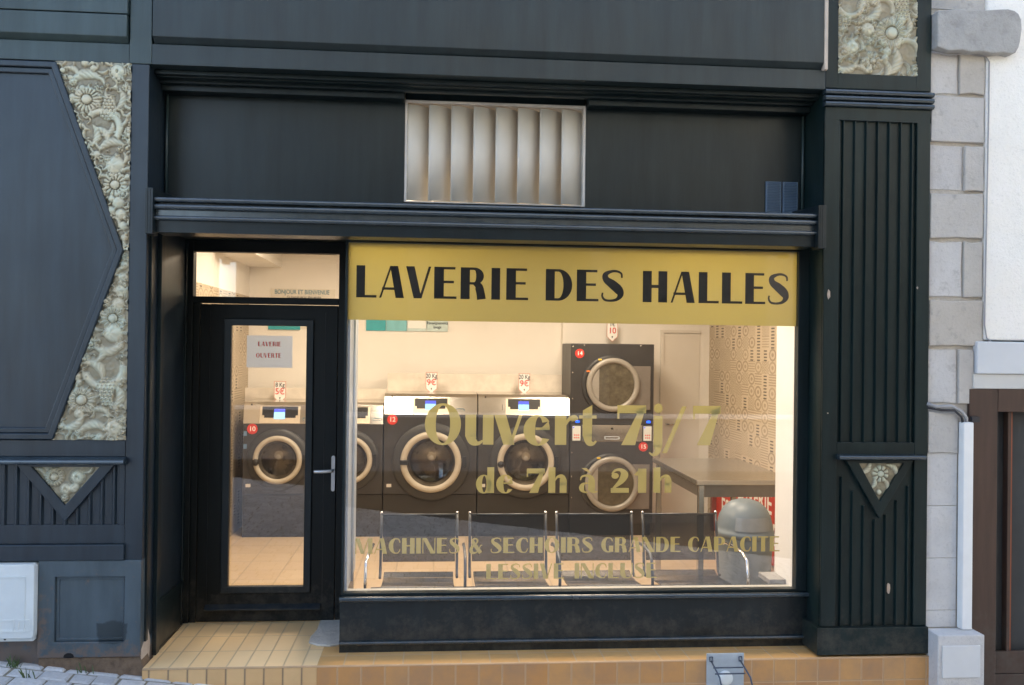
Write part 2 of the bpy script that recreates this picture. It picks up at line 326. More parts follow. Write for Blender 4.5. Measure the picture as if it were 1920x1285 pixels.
# ------------------------------------------------------------------ mesh helpers
ORG = {}
class MB:
    def __init__(s): s.v = []; s.f = []; s.sm = []
    def add(s, vs, fs, smooth=False):
        b = len(s.v); s.v += [tuple(v) for v in vs]
        for f in fs: s.f.append([b + i for i in f]); s.sm.append(smooth)
        return s
    def box(s, x0, x1, y0, y1, z0, z1):
        vs = [(x, y, z) for z in (z0, z1) for y in (y0, y1) for x in (x0, x1)]
        return s.add(vs, [(0, 2, 3, 1), (4, 5, 7, 6), (0, 1, 5, 4), (2, 6, 7, 3), (0, 4, 6, 2), (1, 3, 7, 5)])
    def prism(s, pts, y0, y1, axis='y', cap=True):
        """polygon (a, b) in xz (axis y), yz (axis x) or xy (axis z), extruded"""
        def P(p, h): return (p[0], h, p[1]) if axis == 'y' else ((h, p[0], p[1]) if axis == 'x' else (p[0], p[1], h))
        n = len(pts); vs = [P(p, y0) for p in pts] + [P(p, y1) for p in pts]
        fs = [(i, (i + 1) % n, n + (i + 1) % n, n + i) for i in range(n)]
        if cap: fs += [tuple(range(n - 1, -1, -1)), tuple(range(n, 2 * n))]
        return s.add(vs, fs)
    def frame(s, outer, inner, y0, y1):
        """ring between two polygons of equal count, extruded in y"""
        n = len(outer); vs = [(p[0], y, p[1]) for y in (y0, y1) for p in outer] + [(p[0], y, p[1]) for y in (y0, y1) for p in inner]
        fs = []
        for i in range(n):
            j = (i + 1) % n
            fs += [(i, j, 2 * n + j, 2 * n + i), (n + i, 3 * n + i, 3 * n + j, n + j), (i, n + i, n + j, j), (2 * n + i, 2 * n + j, 3 * n + j, 3 * n + i)]
        return s.add(vs, fs)
    def tube(s, path, r, seg=10, caps=True):
        path = [Vector(p) for p in path]; rings = []; prev = None
        for i, p in enumerate(path):
            d = (path[min(i + 1, len(path) - 1)] - path[max(i - 1, 0)]).normalized()
            if prev is None: a = d.orthogonal().normalized()
            else: a = (prev - d * prev.dot(d)).normalized()
            prev = a; b = d.cross(a); rr = r[i] if isinstance(r, (list, tuple)) else r
            rings.append([p + (a * cos(2 * pi * k / seg) + b * sin(2 * pi * k / seg)) * rr for k in range(seg)])
        vs = [v for R in rings for v in R]; fs = []
        for i in range(len(rings) - 1):
            for k in range(seg): fs.append((i * seg + k, i * seg + (k + 1) % seg, (i + 1) * seg + (k + 1) % seg, (i + 1) * seg + k))
        s.add(vs, fs, True)
        if caps:
            s.add(rings[0], [tuple(range(seg - 1, -1, -1))]); s.add(rings[-1], [tuple(range(seg))])
        return s
    def lathe(s, c, prof, axis='y', seg=40, smooth=True):
        """profile of (radius, offset along axis) about c"""
        vs = []; fs = []; n = len(prof)
        for k in range(seg):
            a = 2 * pi * k / seg
            for r, h in prof:
                p = {'y': (r * cos(a), h, r * sin(a)), 'z': (r * cos(a), r * sin(a), h), 'x': (h, r * cos(a), r * sin(a))}[axis]
                vs.append((c[0] + p[0], c[1] + p[1], c[2] + p[2]))
        for k in range(seg):
            for i in range(n - 1):
                a, b = k * n + i, ((k + 1) % seg) * n + i
                fs.append((a, b, b + 1, a + 1))
        return s.add(vs, fs, smooth)
    def build(s, name, mat, parent=None, bevel=0, seg=2, mats=None, fm=None):
        me = bpy.data.meshes.new(name); org = ORG.get(parent.name if parent else None, (0, 0, 0))
        me.from_pydata([(v[0] - org[0], v[1] - org[1], v[2] - org[2]) for v in s.v], [], s.f); me.update()
        for m in (mats or [mat]): me.materials.append(m)
        me.polygons.foreach_set('use_smooth', s.sm)
        if fm:
            for p in me.polygons: p.material_index = fm(p, me)
        bm = bmesh.new(); bm.from_mesh(me); bmesh.ops.remove_doubles(bm, verts=bm.verts, dist=1e-6)
        bmesh.ops.recalc_face_normals(bm, faces=bm.faces); bm.to_mesh(me); bm.free()
        o = bpy.data.objects.new(name, me); COL.objects.link(o)
        if parent: o.parent = parent; ORG[o.name] = org
        if bevel:
            b = o.modifiers.new('bevel', 'BEVEL'); b.width = bevel; b.segments = seg; b.limit_method = 'ANGLE'; b.angle_limit = radians(40)
            b.harden_normals = False
        return o
def B(x0, x1, y0, y1, z0, z1): return MB().box(x0, x1, y0, y1, z0, z1)
def tag(o, label, cat, group=None):
    o['label'] = label; o['category'] = cat
    if group: o['group'] = group
    return o
def thing(name, loc, label, cat, group=None):
    o = bpy.data.objects.new(name, None); COL.objects.link(o); o.location = loc; ORG[o.name] = tuple(loc)
    o.empty_display_size = .1
    return tag(o, label, cat, group)
def struct(o): o['kind'] = 'structure'; return o
def text_mesh(txt, size, x, y, z, name, mat, parent, align='CENTER', sx=1.0, th=.0006, rot=None):
    c = bpy.data.curves.new('lettering', 'FONT'); c.body = txt; c.size = size; c.align_x = align; c.align_y = 'CENTER'; c.extrude = th
    c.offset = size * .012
    o = bpy.data.objects.new('tmp', c); COL.objects.link(o); bpy.context.view_layer.update()
    me = bpy.data.meshes.new_from_object(o.evaluated_get(bpy.context.evaluated_depsgraph_get()))
    bpy.data.objects.remove(o); bpy.data.curves.remove(c)
    R = Matrix.Rotation(pi / 2, 4, 'X')
    if rot is not None: R = rot @ R
    me.transform(Matrix.Translation(Vector((x, y, z))) @ R @ Matrix.Diagonal((sx, 1, 1, 1)))
    org = ORG.get(parent.name if parent else None, (0, 0, 0)); me.transform(Matrix.Translation((-org[0], -org[1], -org[2])))
    me.name = name; me.materials.clear(); me.materials.append(mat)
    q = bpy.data.objects.new(name, me); COL.objects.link(q)
    if parent: q.parent = parent; ORG[q.name] = org
    return q

# ------------------------------------------------------------------ display lettering (fat stems, hairline arms)
def stroke(pts, n=8):
    """variable-width stroke through (x, y, w): list of quads"""
    P = []
    for i in range(len(pts) - 1):
        p0, p1, p2, p3 = pts[max(i - 1, 0)], pts[i], pts[i + 1], pts[min(i + 2, len(pts) - 1)]
        for k in range(n):
            t = k / n
            P.append(tuple(.5 * (2 * p1[j] + (p2[j] - p0[j]) * t + (2 * p0[j] - 5 * p1[j] + 4 * p2[j] - p3[j]) * t * t + (3 * p1[j] - p0[j] - 3 * p2[j] + p3[j]) * t ** 3) for j in range(3)))
    P.append(pts[-1]); Lq = []; Rq = []
    for i, p in enumerate(P):
        a, b = P[max(i - 1, 0)], P[min(i + 1, len(P) - 1)]
        dx, dy = b[0] - a[0], b[1] - a[1]; d = sqrt(dx * dx + dy * dy) or 1
        nx, ny = -dy / d * p[2] / 2, dx / d * p[2] / 2
        Lq.append((p[0] + nx, p[1] + ny)); Rq.append((p[0] - nx, p[1] - ny))
    return [[Lq[i], Lq[i + 1], Rq[i + 1], Rq[i]] for i in range(len(P) - 1)]
def rc(x0, y0, x1, y1): return [[(x0, y0), (x1, y0), (x1, y1), (x0, y1)]]
def ring(cx, cy, rx, ry, tx, ty, a0=0, a1=360, ix=0, n=28, iy=0):
    """elliptic ring: side thickness tx, top/bottom thickness ty"""
    out = []
    for i in range(n):
        q = [];
        for a in (a0 + (a1 - a0) * i / n, a0 + (a1 - a0) * (i + 1) / n):
            a = radians(a); q.append(((cx + rx * cos(a), cy + ry * sin(a)), (cx + ix + (rx - tx) * cos(a), cy + iy + (ry - ty) * sin(a))))
        out.append([q[0][0], q[1][0], q[1][1], q[0][1]])
    return out
ST = .285; TH = .078
G = {}
G['L'] = (.66, rc(0, 0, ST, 1) + rc(ST, 0, .66, TH))
G['A'] = (.80, [[(0, 0), (.065, 0), (.41, 1), (.345, 1)]] + [[(.53, 0), (.80, 0), (.60, 1), (.345, 1)]] + rc(.09, .25, .55, .25 + TH))
G['V'] = (.80, [[(0, 1), (.27, 1), (.50, 0), (.25, 0)], [(.72, 1), (.80, 1), (.50, 0), (.42, 0)]])
G['E'] = (.66, rc(0, 0, ST, 1) + rc(ST, 1 - TH, .62, 1) + rc(ST, .49, .58, .49 + TH) + rc(ST, 0, .66, TH))
G['I'] = (ST, rc(0, 0, ST, 1))
G['H'] = (.78, rc(0, 0, ST, 1) + rc(.78 - ST, 0, .78, 1) + rc(ST, .46, .78 - ST, .46 + TH + .02))
G['D'] = (.84, rc(0, 0, ST, 1) + rc(ST, 1 - TH, .40, 1) + rc(ST, 0, .40, TH) + ring(.40, .5, .44, .5, .28, TH, -90, 90))
G['R'] = (.78, rc(0, 0, ST, 1) + rc(ST, 1 - TH, .42, 1) + rc(ST, .46, .42, .46 + TH) + ring(.42, .73, .30, .27, .24, TH, -90, 90) + stroke([(.40, .49, .06), (.55, .42, .24), (.62, .2, .26), (.65, 0, .27)]))
G['P'] = (.72, rc(0, 0, ST, 1) + rc(ST, 1 - TH, .42, 1) + rc(ST, .44, .42, .44 + TH) + ring(.42, .72, .30, .28, .23, TH, -90, 90))
G['S'] = (.66, stroke([(.60, .76, .05), (.58, .90, .06), (.44, .97, .075), (.28, .955, .09), (.13, .86, .15), (.15, .70, .20), (.33, .55, .27), (.50, .38, .27), (.56, .22, .18), (.47, .08, .10), (.30, .03, .075), (.12, .05, .07), (.04, .16, .06), (.05, .28, .05)]))
G['C'] = (.72, ring(.44, .5, .44, .5, .28, TH, 90, 270, 0) + stroke([(.44, .967, .065), (.60, .93, .07), (.68, .78, .07), (.68, .70, .06)]) + stroke([(.44, .033, .065), (.58, .06, .065), (.67, .20, .06), (.70, .30, .05)]))
G['G'] = (.78, ring(.44, .5, .44, .5, .28, TH, 90, 270, 0) + stroke([(.44, .967, .065), (.60, .93, .07), (.70, .80, .07), (.71, .72, .06)]) + rc(.50, .04, .78, .44) + rc(.44, 0, .60, TH))
G['N'] = (.80, rc(0, 0, .06, 1) + [[(0, 1), (.26, 1), (.80, 0), (.52, 0)]] + rc(.74, 0, .80, 1))
G['M'] = (1.05, rc(0, 0, .06, 1) + [[(0, 1), (.26, 1), (.56, 0), (.34, 0)]] + [[(.76, 1), (.82, 1), (.52, 0), (.44, 0)]] + rc(.78, 0, 1.05, 1))
G['O'] = (.90, ring(.45, .5, .45, .515, .27, .05, 0, 360, 0, 40))
G['T'] = (.68, rc(0, 1 - TH, .68, 1) + rc(.205, 0, .475, 1 - TH))
G['U'] = (.78, rc(0, .34, ST, 1) + ring(.39, .34, .39, .36, .30, .09, 180, 290, .02) + stroke([(.50, .02, .07), (.66, .1, .07), (.74, .34, .065), (.745, 1, .065)]))
G['&'] = (.86, stroke([(.84, .52, .05), (.72, .48, .06), (.62, .22, .07), (.42, .04, .10), (.18, .05, .2), (.12, .25, .22), (.25, .48, .14), (.48, .66, .10), (.52, .84, .12), (.38, .95, .09), (.24, .86, .15), (.26, .70, .2), (.46, .40, .24), (.74, .02, .24)]))
X = .74
G['u'] = (.74, rc(0, .2, .28, X) + stroke([(.14, .24, .28), (.20, .09, .22), (.34, .03, .10), (.46, .10, .05)]) + rc(.46, 0, .74, X))
G['v'] = (.72, [[(0, X), (.30, X), (.52, 0), (.24, 0)], [(.63, X), (.72, X), (.46, 0), (.38, 0)]])
G['e'] = (.68, ring(.36, .36, .36, .385, .26, .05, 35, 325, .03) + rc(.30, .37, .66, .43) + [[(.40, .37), (.66, .37), (.66, .43), (.63, .59)]])
G['r'] = (.58, rc(0, 0, .29, X) + stroke([(.27, .5, .05), (.36, .64, .09), (.48, .66, .18), (.50, .60, .16)]))
G['t'] = (.46, [[(.05, .22), (.33, .22), (.33, 1.0), (.05, .86)]] + rc(-.06, X - .08, .46, X) + stroke([(.19, .26, .28), (.24, .08, .2), (.36, .03, .09), (.46, .10, .05)]))
G['j'] = (.34, rc(.06, -.05, .34, X) + stroke([(.20, .0, .28), (.18, -.16, .18), (.04, -.24, .07), (-.08, -.18, .04)]) + ring(.20, .93, .14, .12, .139, .119))
G['/'] = (.62, [[(0, -.20), (.12, -.20), (.62, .98), (.50, .98)]])
G['7'] = (.70, rc(0, .80, .70, 1.0) + rc(0, .66, .05, .8) + [[(.50, .82), (.70, 1.0), (.44, 0), (.10, 0)]] + [[(.44, .86), (.70, .99), (.66, .80), (.50, .70)]])
G['d'] = (.74, ring(.32, .36, .32, .385, .23, .05, 0, 360, .02) + rc(.46, 0, .74, 1.05))
G['h'] = (.74, rc(0, 0, .28, 1.05) + stroke([(.26, .5, .05), (.38, .66, .10), (.54, .66, .2), (.60, .50, .28), (.60, .3, .28)]) + rc(.46, 0, .74, .42))
G['a'] = (.70, stroke([(.05, .52, .04), (.10, .66, .07), (.26, .71, .09), (.42, .66, .16), (.47, .50, .26)]) + rc(.34, .1, .60, .52) + ring(.24, .21, .24, .22, .19, .06, 60, 300, 0) + stroke([(.47, .14, .24), (.56, .04, .12), (.70, .05, .04)]))
G['\u00e0'] = (.70, G['a'][1] + [[(.08, 1.02), (.28, 1.02), (.44, .82), (.38, .82)]])
G['2'] = (.66, ring(.17, .70, .13, .12, .129, .119) + stroke([(.06, .78, .06), (.18, .93, .09), (.38, .94, .14), (.50, .76, .27), (.40, .50, .22), (.16, .24, .10), (.03, .07, .05)]) + rc(.02, 0, .66, .2))
G['1'] = (.42, rc(.14, 0, .42, 1.0) + [[(0, .74), (.14, .70), (.30, 1.0), (.20, 1.0)]])

def glyph(mb, ch, x0, x1, z0, h, y):
    w, ps = G[ch]; sx = (x1 - x0) / w
    for i, p in enumerate(ps):
        yy = y - (i % 41) * .00002
        mb.add([(x0 + a * sx, yy, z0 + b * h) for a, b in p], [tuple(range(len(p)))])
def word(mb, txt, x0, x1, z0, h, y, sp=.09):
    tot = sum(G[c][0] for c in txt) + sp * (len(txt) - 1); k = (x1 - x0) / tot; x = x0
    for c in txt:
        glyph(mb, c, x, x + G[c][0] * k, z0, h, y); x += (G[c][0] + sp) * k

# ------------------------------------------------------------------ carved relief panels (height field of flowers, fruit, leaves)
def relief_h(x, z, feats):
    h = .004 + .004 * noise.noise(Vector((x * 18, z * 18, 3.1))) + .002 * noise.noise(Vector((x * 60, z * 60, 1)))
    for f in feats:
        k, cx, cz, r = f[:4]; dx, dz = x - cx, z - cz; d = sqrt(dx * dx + dz * dz)
        if d > r * 1.05: continue
        q = d / r
        if k == 'flower':
            a = math.atan2(dz, dx); n = f[4]
            pet = abs(sin(a * n / 2)) ** .5
            v = (.018 * pet * (1 - max(0, (q - .72) / .28) ** 2) * min(1, q / .35)) if q < 1 else 0
            if q < .34: v = .014 + .010 * sqrt(max(0, 1 - (q / .34) ** 2))
            elif q < .42: v = .003
        elif k == 'ball':
            v = .022 * sqrt(max(0, 1 - q * q)) * (1 if q > .16 or len(f) < 5 else .6) * (.84 + .16 * abs(cos(2.5 * math.atan2(dz, dx + .3 * r))))
            if len(f) > 4 and .70 < q < .80: v *= .55
        elif k == 'leaf':
            a = f[4]; u = dx * cos(a) + dz * sin(a); w = -dx * sin(a) + dz * cos(a)
            bend = w - .5 * r * ((u / r) ** 2 - .3); wd = .38 * r * sqrt(max(0, 1 - (u / r) ** 2)) + 1e-6
            if abs(bend) < wd: v = .016 * (1 - (bend / wd) ** 2) ** .5 * (.75 + .25 * abs(sin(u / r * 9 + bend / wd * 3)))
            else: v = 0
        elif k == 'scroll':
            a = f[4]; ang = math.atan2(dz, dx) - a; ang = (ang + pi) % (2 * pi) - pi
            v = .018 * max(0, 1 - ((q - .75) / .2) ** 2) if abs(ang) < 1.5 else 0
        elif k == 'grape':
            s_ = r * .30; i = round(dz / (s_ * .86)); ox = (i % 2) * s_ / 2; j = round((dx - ox) / s_)
            ddx, ddz = dx - ox - j * s_, dz - i * s_ * .86; w = r * (.55 + .4 * (dz / r) * f[4])
            qq = (ddx * ddx + ddz * ddz) / (s_ * .5) ** 2
            v = .008 + .014 * sqrt(max(0, 1 - qq)) if abs(dx) < w else 0
        h = max(h, v)
    return h
def inside(x, z, poly):
    c = False; n = len(poly); j = n - 1
    for i in range(n):
        xi, zi = poly[i]; xj, zj = poly[j]
        if (zi > z) != (zj > z) and x < (xj - xi) * (z - zi) / (zj - zi) + xi: c = not c
        j = i
    return c
def make_relief(name, poly, feats, y, parent, step=.0042):
    xs = [p[0] for p in poly]; zs = [p[1] for p in poly]
    x0, x1, z0, z1 = min(xs), max(xs), min(zs), max(zs)
    nx, nz = int((x1 - x0) / step) + 1, int((z1 - z0) / step) + 1
    idx = {}; mb = MB(); vs = []; fs = []
    def V(i, j):
        if (i, j) not in idx:
            x, z = x0 + i * (x1 - x0) / nx, z0 + j * (z1 - z0) / nz
            idx[i, j] = len(vs); vs.append((x, y - 1.0 * relief_h(x, z, feats), z))
        return idx[i, j]
    for i in range(nx):
        for j in range(nz):
            if inside(x0 + (i + .5) * (x1 - x0) / nx, z0 + (j + .5) * (z1 - z0) / nz, poly):
                fs.append((V(i, j), V(i + 1, j), V(i + 1, j + 1), V(i, j + 1)))
    mb.add(vs, fs, True)
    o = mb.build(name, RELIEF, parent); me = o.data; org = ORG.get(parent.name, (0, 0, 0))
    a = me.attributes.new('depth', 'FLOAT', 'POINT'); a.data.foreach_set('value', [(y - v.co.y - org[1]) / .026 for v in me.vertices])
    return o
def px_feats(lst, y=0.0):
    out = []
    for f in lst:
        x, z = at(f[1], f[2], y); out.append((f[0], x, z, f[3] / 363.0) + tuple(f[4:]))
    return out
def fill_feats(poly, feats, seed, n=60, rmin=.018, rmax=.05):
    rnd = random.Random(seed); xs = [p[0] for p in poly]; zs = [p[1] for p in poly]; out = list(feats)
    for _ in range(n):
        x, z = rnd.uniform(min(xs), max(xs)), rnd.uniform(min(zs), max(zs)); r = rnd.uniform(rmin, rmax)
        if not inside(x, z, poly) or any((x - f[1]) ** 2 + (z - f[2]) ** 2 < ((r + f[3]) * .56) ** 2 for f in out): continue
        k = rnd.choice(['leaf', 'leaf', 'flower', 'ball', 'scroll', 'leaf'])
        out.append((k, x, z, r, rnd.uniform(0, 6.28)) if k in ('leaf', 'scroll') else ((k, x, z, r, rnd.choice([9, 11, 14])) if k == 'flower' else (k, x, z, r * .8)))
    return out
# flutes: a back board with thin raised strips
def flutes(x0, x1, z0, z1, n, y, depth, mb=None, w=.010, z_at=None):
    mb = mb or MB(); p = (x1 - x0) / n
    for i in range(n + 1):
        x = x0 + i * p; za = z_at(x) if z_at else z1
        if za - z0 > .02: mb.prism([(x - w, y), (x - w * .35, y - depth), (x + w * .35, y - depth), (x + w, y)], z0, za, 'z')
    return mb

# ------------------------------------------------------------------ street
def street_z(x, y): return -.216 - .12 * x + .03 * y
def plane_sheet(name, mat, x0, x1, y0, y1, dz=0, n=1):
    return struct(MB().add([(x0, y0, street_z(x0, y0) + dz), (x1, y0, street_z(x1, y0) + dz), (x1, y1, street_z(x1, y1) + dz), (x0, y1, street_z(x0, y1) + dz)], [(0, 1, 2, 3)]).build(name, mat))
plane_sheet('ground', GROUND, -60, 60, -60, .04, -.008)
def cobbles():
    vs = []; fs = []; tone = []; rnd = random.Random(3); y = -5.75
    while y < .02:
        dy = rnd.uniform(.095, .12); x = -4.6 + rnd.uniform(0, .1)
        while x < 5.2:
            dx = rnd.uniform(.10, .16); g = .005; b = len(vs); hh = rnd.uniform(-.003, .003); tx, ty = rnd.uniform(-.02, .02), rnd.uniform(-.02, .02)
            k = rnd.random(); bv = .012
            for (ax, ay, az) in ((g, g, -.03), (dx - g, g, -.03), (dx - g, dy - g, -.03), (g, dy - g, -.03), (g, g, -.006), (dx - g, g, -.006), (dx - g, dy - g, -.006), (g, dy - g, -.006),
                                 (g + bv, g + bv, 0), (dx - g - bv, g + bv, 0), (dx - g - bv, dy - g - bv, 0), (g + bv, dy - g - bv, 0)):
                jx, jy = (rnd.uniform(-.003, .003), rnd.uniform(-.003, .003))
                X_, Y_ = x + ax + jx, y + ay + jy
                vs.append((X_, Y_, street_z(X_, Y_) + az + hh + tx * (ax - dx / 2) + ty * (ay - dy / 2))); tone.append(k)
            for r in ((8, 9, 10, 11), (4, 5, 9, 8), (5, 6, 10, 9), (6, 7, 11, 10), (7, 4, 8, 11), (0, 1, 5, 4), (1, 2, 6, 5), (2, 3, 7, 6), (3, 0, 4, 7)):
                fs.append(tuple(b + q for q in r))
            x += dx
        y += dy
    me = bpy.data.meshes.new('cobblestones'); me.from_pydata(vs, [], fs); me.update(); me.materials.append(COBBLE)
    a = me.attributes.new('tone', 'FLOAT', 'POINT'); a.data.foreach_set('value', tone)
    o = bpy.data.objects.new('cobblestones', me); COL.objects.link(o); o['kind'] = 'stuff'
    o['label'] = 'pale grey granite setts paving the sloping street'; o['category'] = 'paving'
cobbles()
mb = MB(); rnd = random.Random(5)
for cx, cy, n in ((-2.06, -.03, 26), (-1.95, -.14, 9), (-2.12, -.18, 12), (-1.72, -.02, 6)):
    for _ in range(n):
        x, y = cx + rnd.gauss(0, .018), cy + rnd.gauss(0, .010); z = street_z(x, y) - .005; h = rnd.uniform(.02, .06); a = rnd.uniform(0, 6.28); l = rnd.uniform(.01, .03); w = .0025
        mb.add([(x - w, y, z), (x + w, y, z), (x + l * .5 * cos(a) + w, y + l * .5 * sin(a), z + h * .7), (x + l * cos(a), y + l * sin(a), z + h)], [(0, 1, 2, 3)])
w_ = mb.build('weeds', LEAF); w_['kind'] = 'stuff'; w_['label'] = 'small green weeds in the joints at the foot of the wall'; w_['category'] = 'weeds'

# ------------------------------------------------------------------ the laundry's shopfront
shop = thing('laundry_building', (.6, 0, 0), 'black painted wooden shopfront with large glazed window and recessed glass door', 'shopfront')
XL, XR = -1.457, 2.06                       # the opening between the columns
# left column (side of the opening) and what it hides
mb = B(-1.545, XL, 0, .20, .115, 3.03); mb.box(-1.535, XL - .001, .2, .86, .115, 3.03)
mb.build('column', BLUE, shop, .004)
mb = B(XL, XL + .012, .045, .075, .115, 2.2)
mb.box(XL, XL + .022, .18, .235, .0, 2.23); mb.box(XL, XL + .010, .70, .729, .0, 2.23); mb.box(XL, XL + .014, .236, .699, .24, .262); mb.box(XL, XL + .006, .24, .69, .0, .238)
mb.build('reveal_moulding', BLACK, shop, .003)
B(-1.535, XL - .0005, .0, .2, -.2, .1145).build('column_foot', SLATE, shop)
mb = MB().prism([(.004, .0), (.135, .0), (.15, .10), (.11, .165), (.05, .12), (.0, .09)], -1.47, XL + .0025, 'x'); mb.build('plaster_patch', PLASTER, shop, .006)
# frieze
mb = B(-1.447, 2.06, .0, .3, 3.031, 3.135); mb.build('frieze_band', FRIEZE2, shop, .003)
mb = MB().prism([(.02, 3.128), (-.028, 3.165), (-.028, 4.0), (.3, 4.0), (.3, 3.128)], -1.437, 2.038, 'x'); mb.build('frieze_panel', FRIEZE2, shop, .003)
mb = B(-1.556, -1.447, -.002, .3, 3.031, 4.0); mb.build('frieze_post', FRIEZE, shop, .004)
mb = B(2.038, 2.058, -.034, .01, 3.128, 4.0); mb.build('frieze_strip', plain('lit_pale_edge', (.52, .44, .36), .5), shop, .003)  # pale warm colour paints the light on the panel's side edge
# soffit of the lintel with stepped mouldings
mb = B(XL, XR, .075, .10, 3.006, 3.0305); mb.box(XL, XR, .155, .195, 2.985, 3.0300)
mb.box(XL, -.187, .195, .279, 2.955, 3.0295); mb.box(.812, XR, .195, .279, 2.955, 3.0295); mb.box(-.186, .811, .30, .42, 2.975, 3.0292)
mb.build('lintel_moulding', BLACK, shop, .004)
mb = B(XL, XR, .101, .154, 3.0, 3.0302); mb.build('lintel_soffit', BLACK, shop)
# recessed upper panels
mb = B(XL, -.187, .28, .34, 2.34, 2.98); mb.box(.812, XR, .28, .34, 2.34, 2.98); mb.box(-.187, .812, .30, .34, 2.34, 2.415)
mb.build('upper_panel', BLACK, shop)
for x, s in ((XL, 1), (XR, -1)): MB().tube([(x + s * .011, .268, 2.40), (x + s * .011, .268, 2.955)], .008, 8).build('corner_bead', FRIEZE, shop)
mb = B(XR - .0001, 2.075, .02, .34, 2.34, 3.03); mb.box(XR, 2.65, .02, .30, .0, 3.03); mb.build('side_wall', GREEN, shop)
for a, b in ((1.838, 1.926), (1.936, 2.022)):
    mb = B(a, b, .268, .2795, 2.405, 2.581)
    for i in range(19): mb.prism([(.268, 2.412 + i * .009), (.262, 2.413 + i * .009), (.268, 2.417 + i * .009)], a + .006, b - .006, 'x')
    mb.build('vent_grille', GRILLE, shop)
# cornice: a stack of ridges, with end brackets
def nose(y, z, r, n=8):   # half round in the yz plane, bulging to -y, from top to bottom
    return [(y - r * sin(pi * k / n), z + r * cos(pi * k / n)) for k in range(n + 1)]
prof = [(.19, 2.345), (.19, 2.362)] + nose(-.052, 2.343, .012) + [(-.030, 2.330), (-.030, 2.322)] + nose(-.050, 2.308, .013) + [(-.036, 2.293), (-.036, 2.266)] + nose(-.048, 2.252, .011) + [(-.036, 2.239), (-.034, 2.182), (.12, 2.182), (.12, 2.20), (.19, 2.20)]
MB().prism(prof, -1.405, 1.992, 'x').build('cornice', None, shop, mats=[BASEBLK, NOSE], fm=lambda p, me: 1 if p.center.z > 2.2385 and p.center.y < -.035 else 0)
for x0, x1 in ((-1.443, -1.4055), (1.9925, 2.034)):
    mb = MB().prism([(-.085, 2.168), (.0, 2.168), (.0, 2.19), (.279, 2.22), (.279, 2.415), (-.02, 2.398), (-.085, 2.395)], x0, x1, 'x')
    mb.box(x0 + .008, x0 + .013, -.0875, -.085, 2.17, 2.39); mb.box(x0 + .022, x0 + .027, -.0875, -.085, 2.17, 2.39)
    mb.build('cornice_bracket', BASEBLK, shop, .002)
mb = B(XL, XR, .1901, .2801, 2.20, 2.339); mb.box(XL, -.487, .2802, .86, 2.236, 2.339); mb.build('transom_beam', BLACK, shop)
# right pilaster
PX0, PX1 = 2.061, 2.65
mb = B(PX0, PX1, .0, .019, 2.871, 2.94); mb.box(PX0, 2.142, .0, .019, .157, 2.871); mb.box(2.575, PX1, .0, .019, .157, 2.871)
mb.box(2.142, 2.575, .0, .019, 1.078, 1.142)
mb.box(PX0, 2.128, .0, .019, 3.04, 4.0); mb.box(2.568, PX1, .0, .019, 3.04, 4.0); mb.box(2.128, 2.568, .0, .019, 3.04, 3.121)
mb.build('pilaster', GREEN, shop, .003)
mb = B(2.142, 2.575, .0192, .03, 1.142, 2.871); flutes(2.1665, 2.551, 1.142, 2.871, 6, .0192, .017, mb, .007); mb.build('fluted_panel', GREEN, shop)
mb = B(2.142, 2.575, .0192, .03, .157, 1.05); flutes(2.175, 2.545, .157, 1.04, 6, .0192, .016, mb, .007, lambda x: .70 + abs(x - 2.380) * 1.25 if abs(x - 2.38) < .24 else 1.04)
mb.build('lower_fluted_panel', GREEN, shop)
for z in (3.018, 2.985, 2.953):
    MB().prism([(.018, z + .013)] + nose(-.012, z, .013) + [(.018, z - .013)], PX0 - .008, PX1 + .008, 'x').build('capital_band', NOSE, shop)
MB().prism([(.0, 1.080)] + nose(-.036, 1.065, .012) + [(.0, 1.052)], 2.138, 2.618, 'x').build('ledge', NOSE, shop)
B(2.036, PX1 + .003, -.018, .30, .012, .155).build('pilaster_base', GREEN, shop, .003)
V1 = [(2.19, 1.048), (2.566, 1.048), (2.378, .735)]; V2 = [(2.262, 1.032), (2.510, 1.032), (2.378, .828)]
MB().frame(V1, V2, -.012, .0195).build('chevron_frame', GREEN, shop, .003)
tri = [(2.255, 1.04), (2.516, 1.04), (2.378, .82)]
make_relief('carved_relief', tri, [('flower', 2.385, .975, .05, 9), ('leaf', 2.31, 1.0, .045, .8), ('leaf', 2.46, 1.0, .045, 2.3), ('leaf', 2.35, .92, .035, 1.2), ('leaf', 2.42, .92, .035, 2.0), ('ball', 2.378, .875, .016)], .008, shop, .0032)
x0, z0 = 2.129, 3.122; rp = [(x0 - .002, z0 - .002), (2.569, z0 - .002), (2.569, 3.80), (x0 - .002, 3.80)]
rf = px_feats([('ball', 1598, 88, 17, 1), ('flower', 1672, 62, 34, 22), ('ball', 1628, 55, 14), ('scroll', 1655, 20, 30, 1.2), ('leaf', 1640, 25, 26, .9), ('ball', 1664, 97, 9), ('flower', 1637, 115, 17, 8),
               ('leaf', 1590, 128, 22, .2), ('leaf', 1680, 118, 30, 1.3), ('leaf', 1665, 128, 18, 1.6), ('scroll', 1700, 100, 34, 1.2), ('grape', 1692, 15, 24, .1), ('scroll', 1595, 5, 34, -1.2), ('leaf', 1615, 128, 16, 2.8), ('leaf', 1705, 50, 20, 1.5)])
make_relief('carved_relief', rp, fill_feats(rp, rf, 4, 2500, .012, .042), .012, shop)

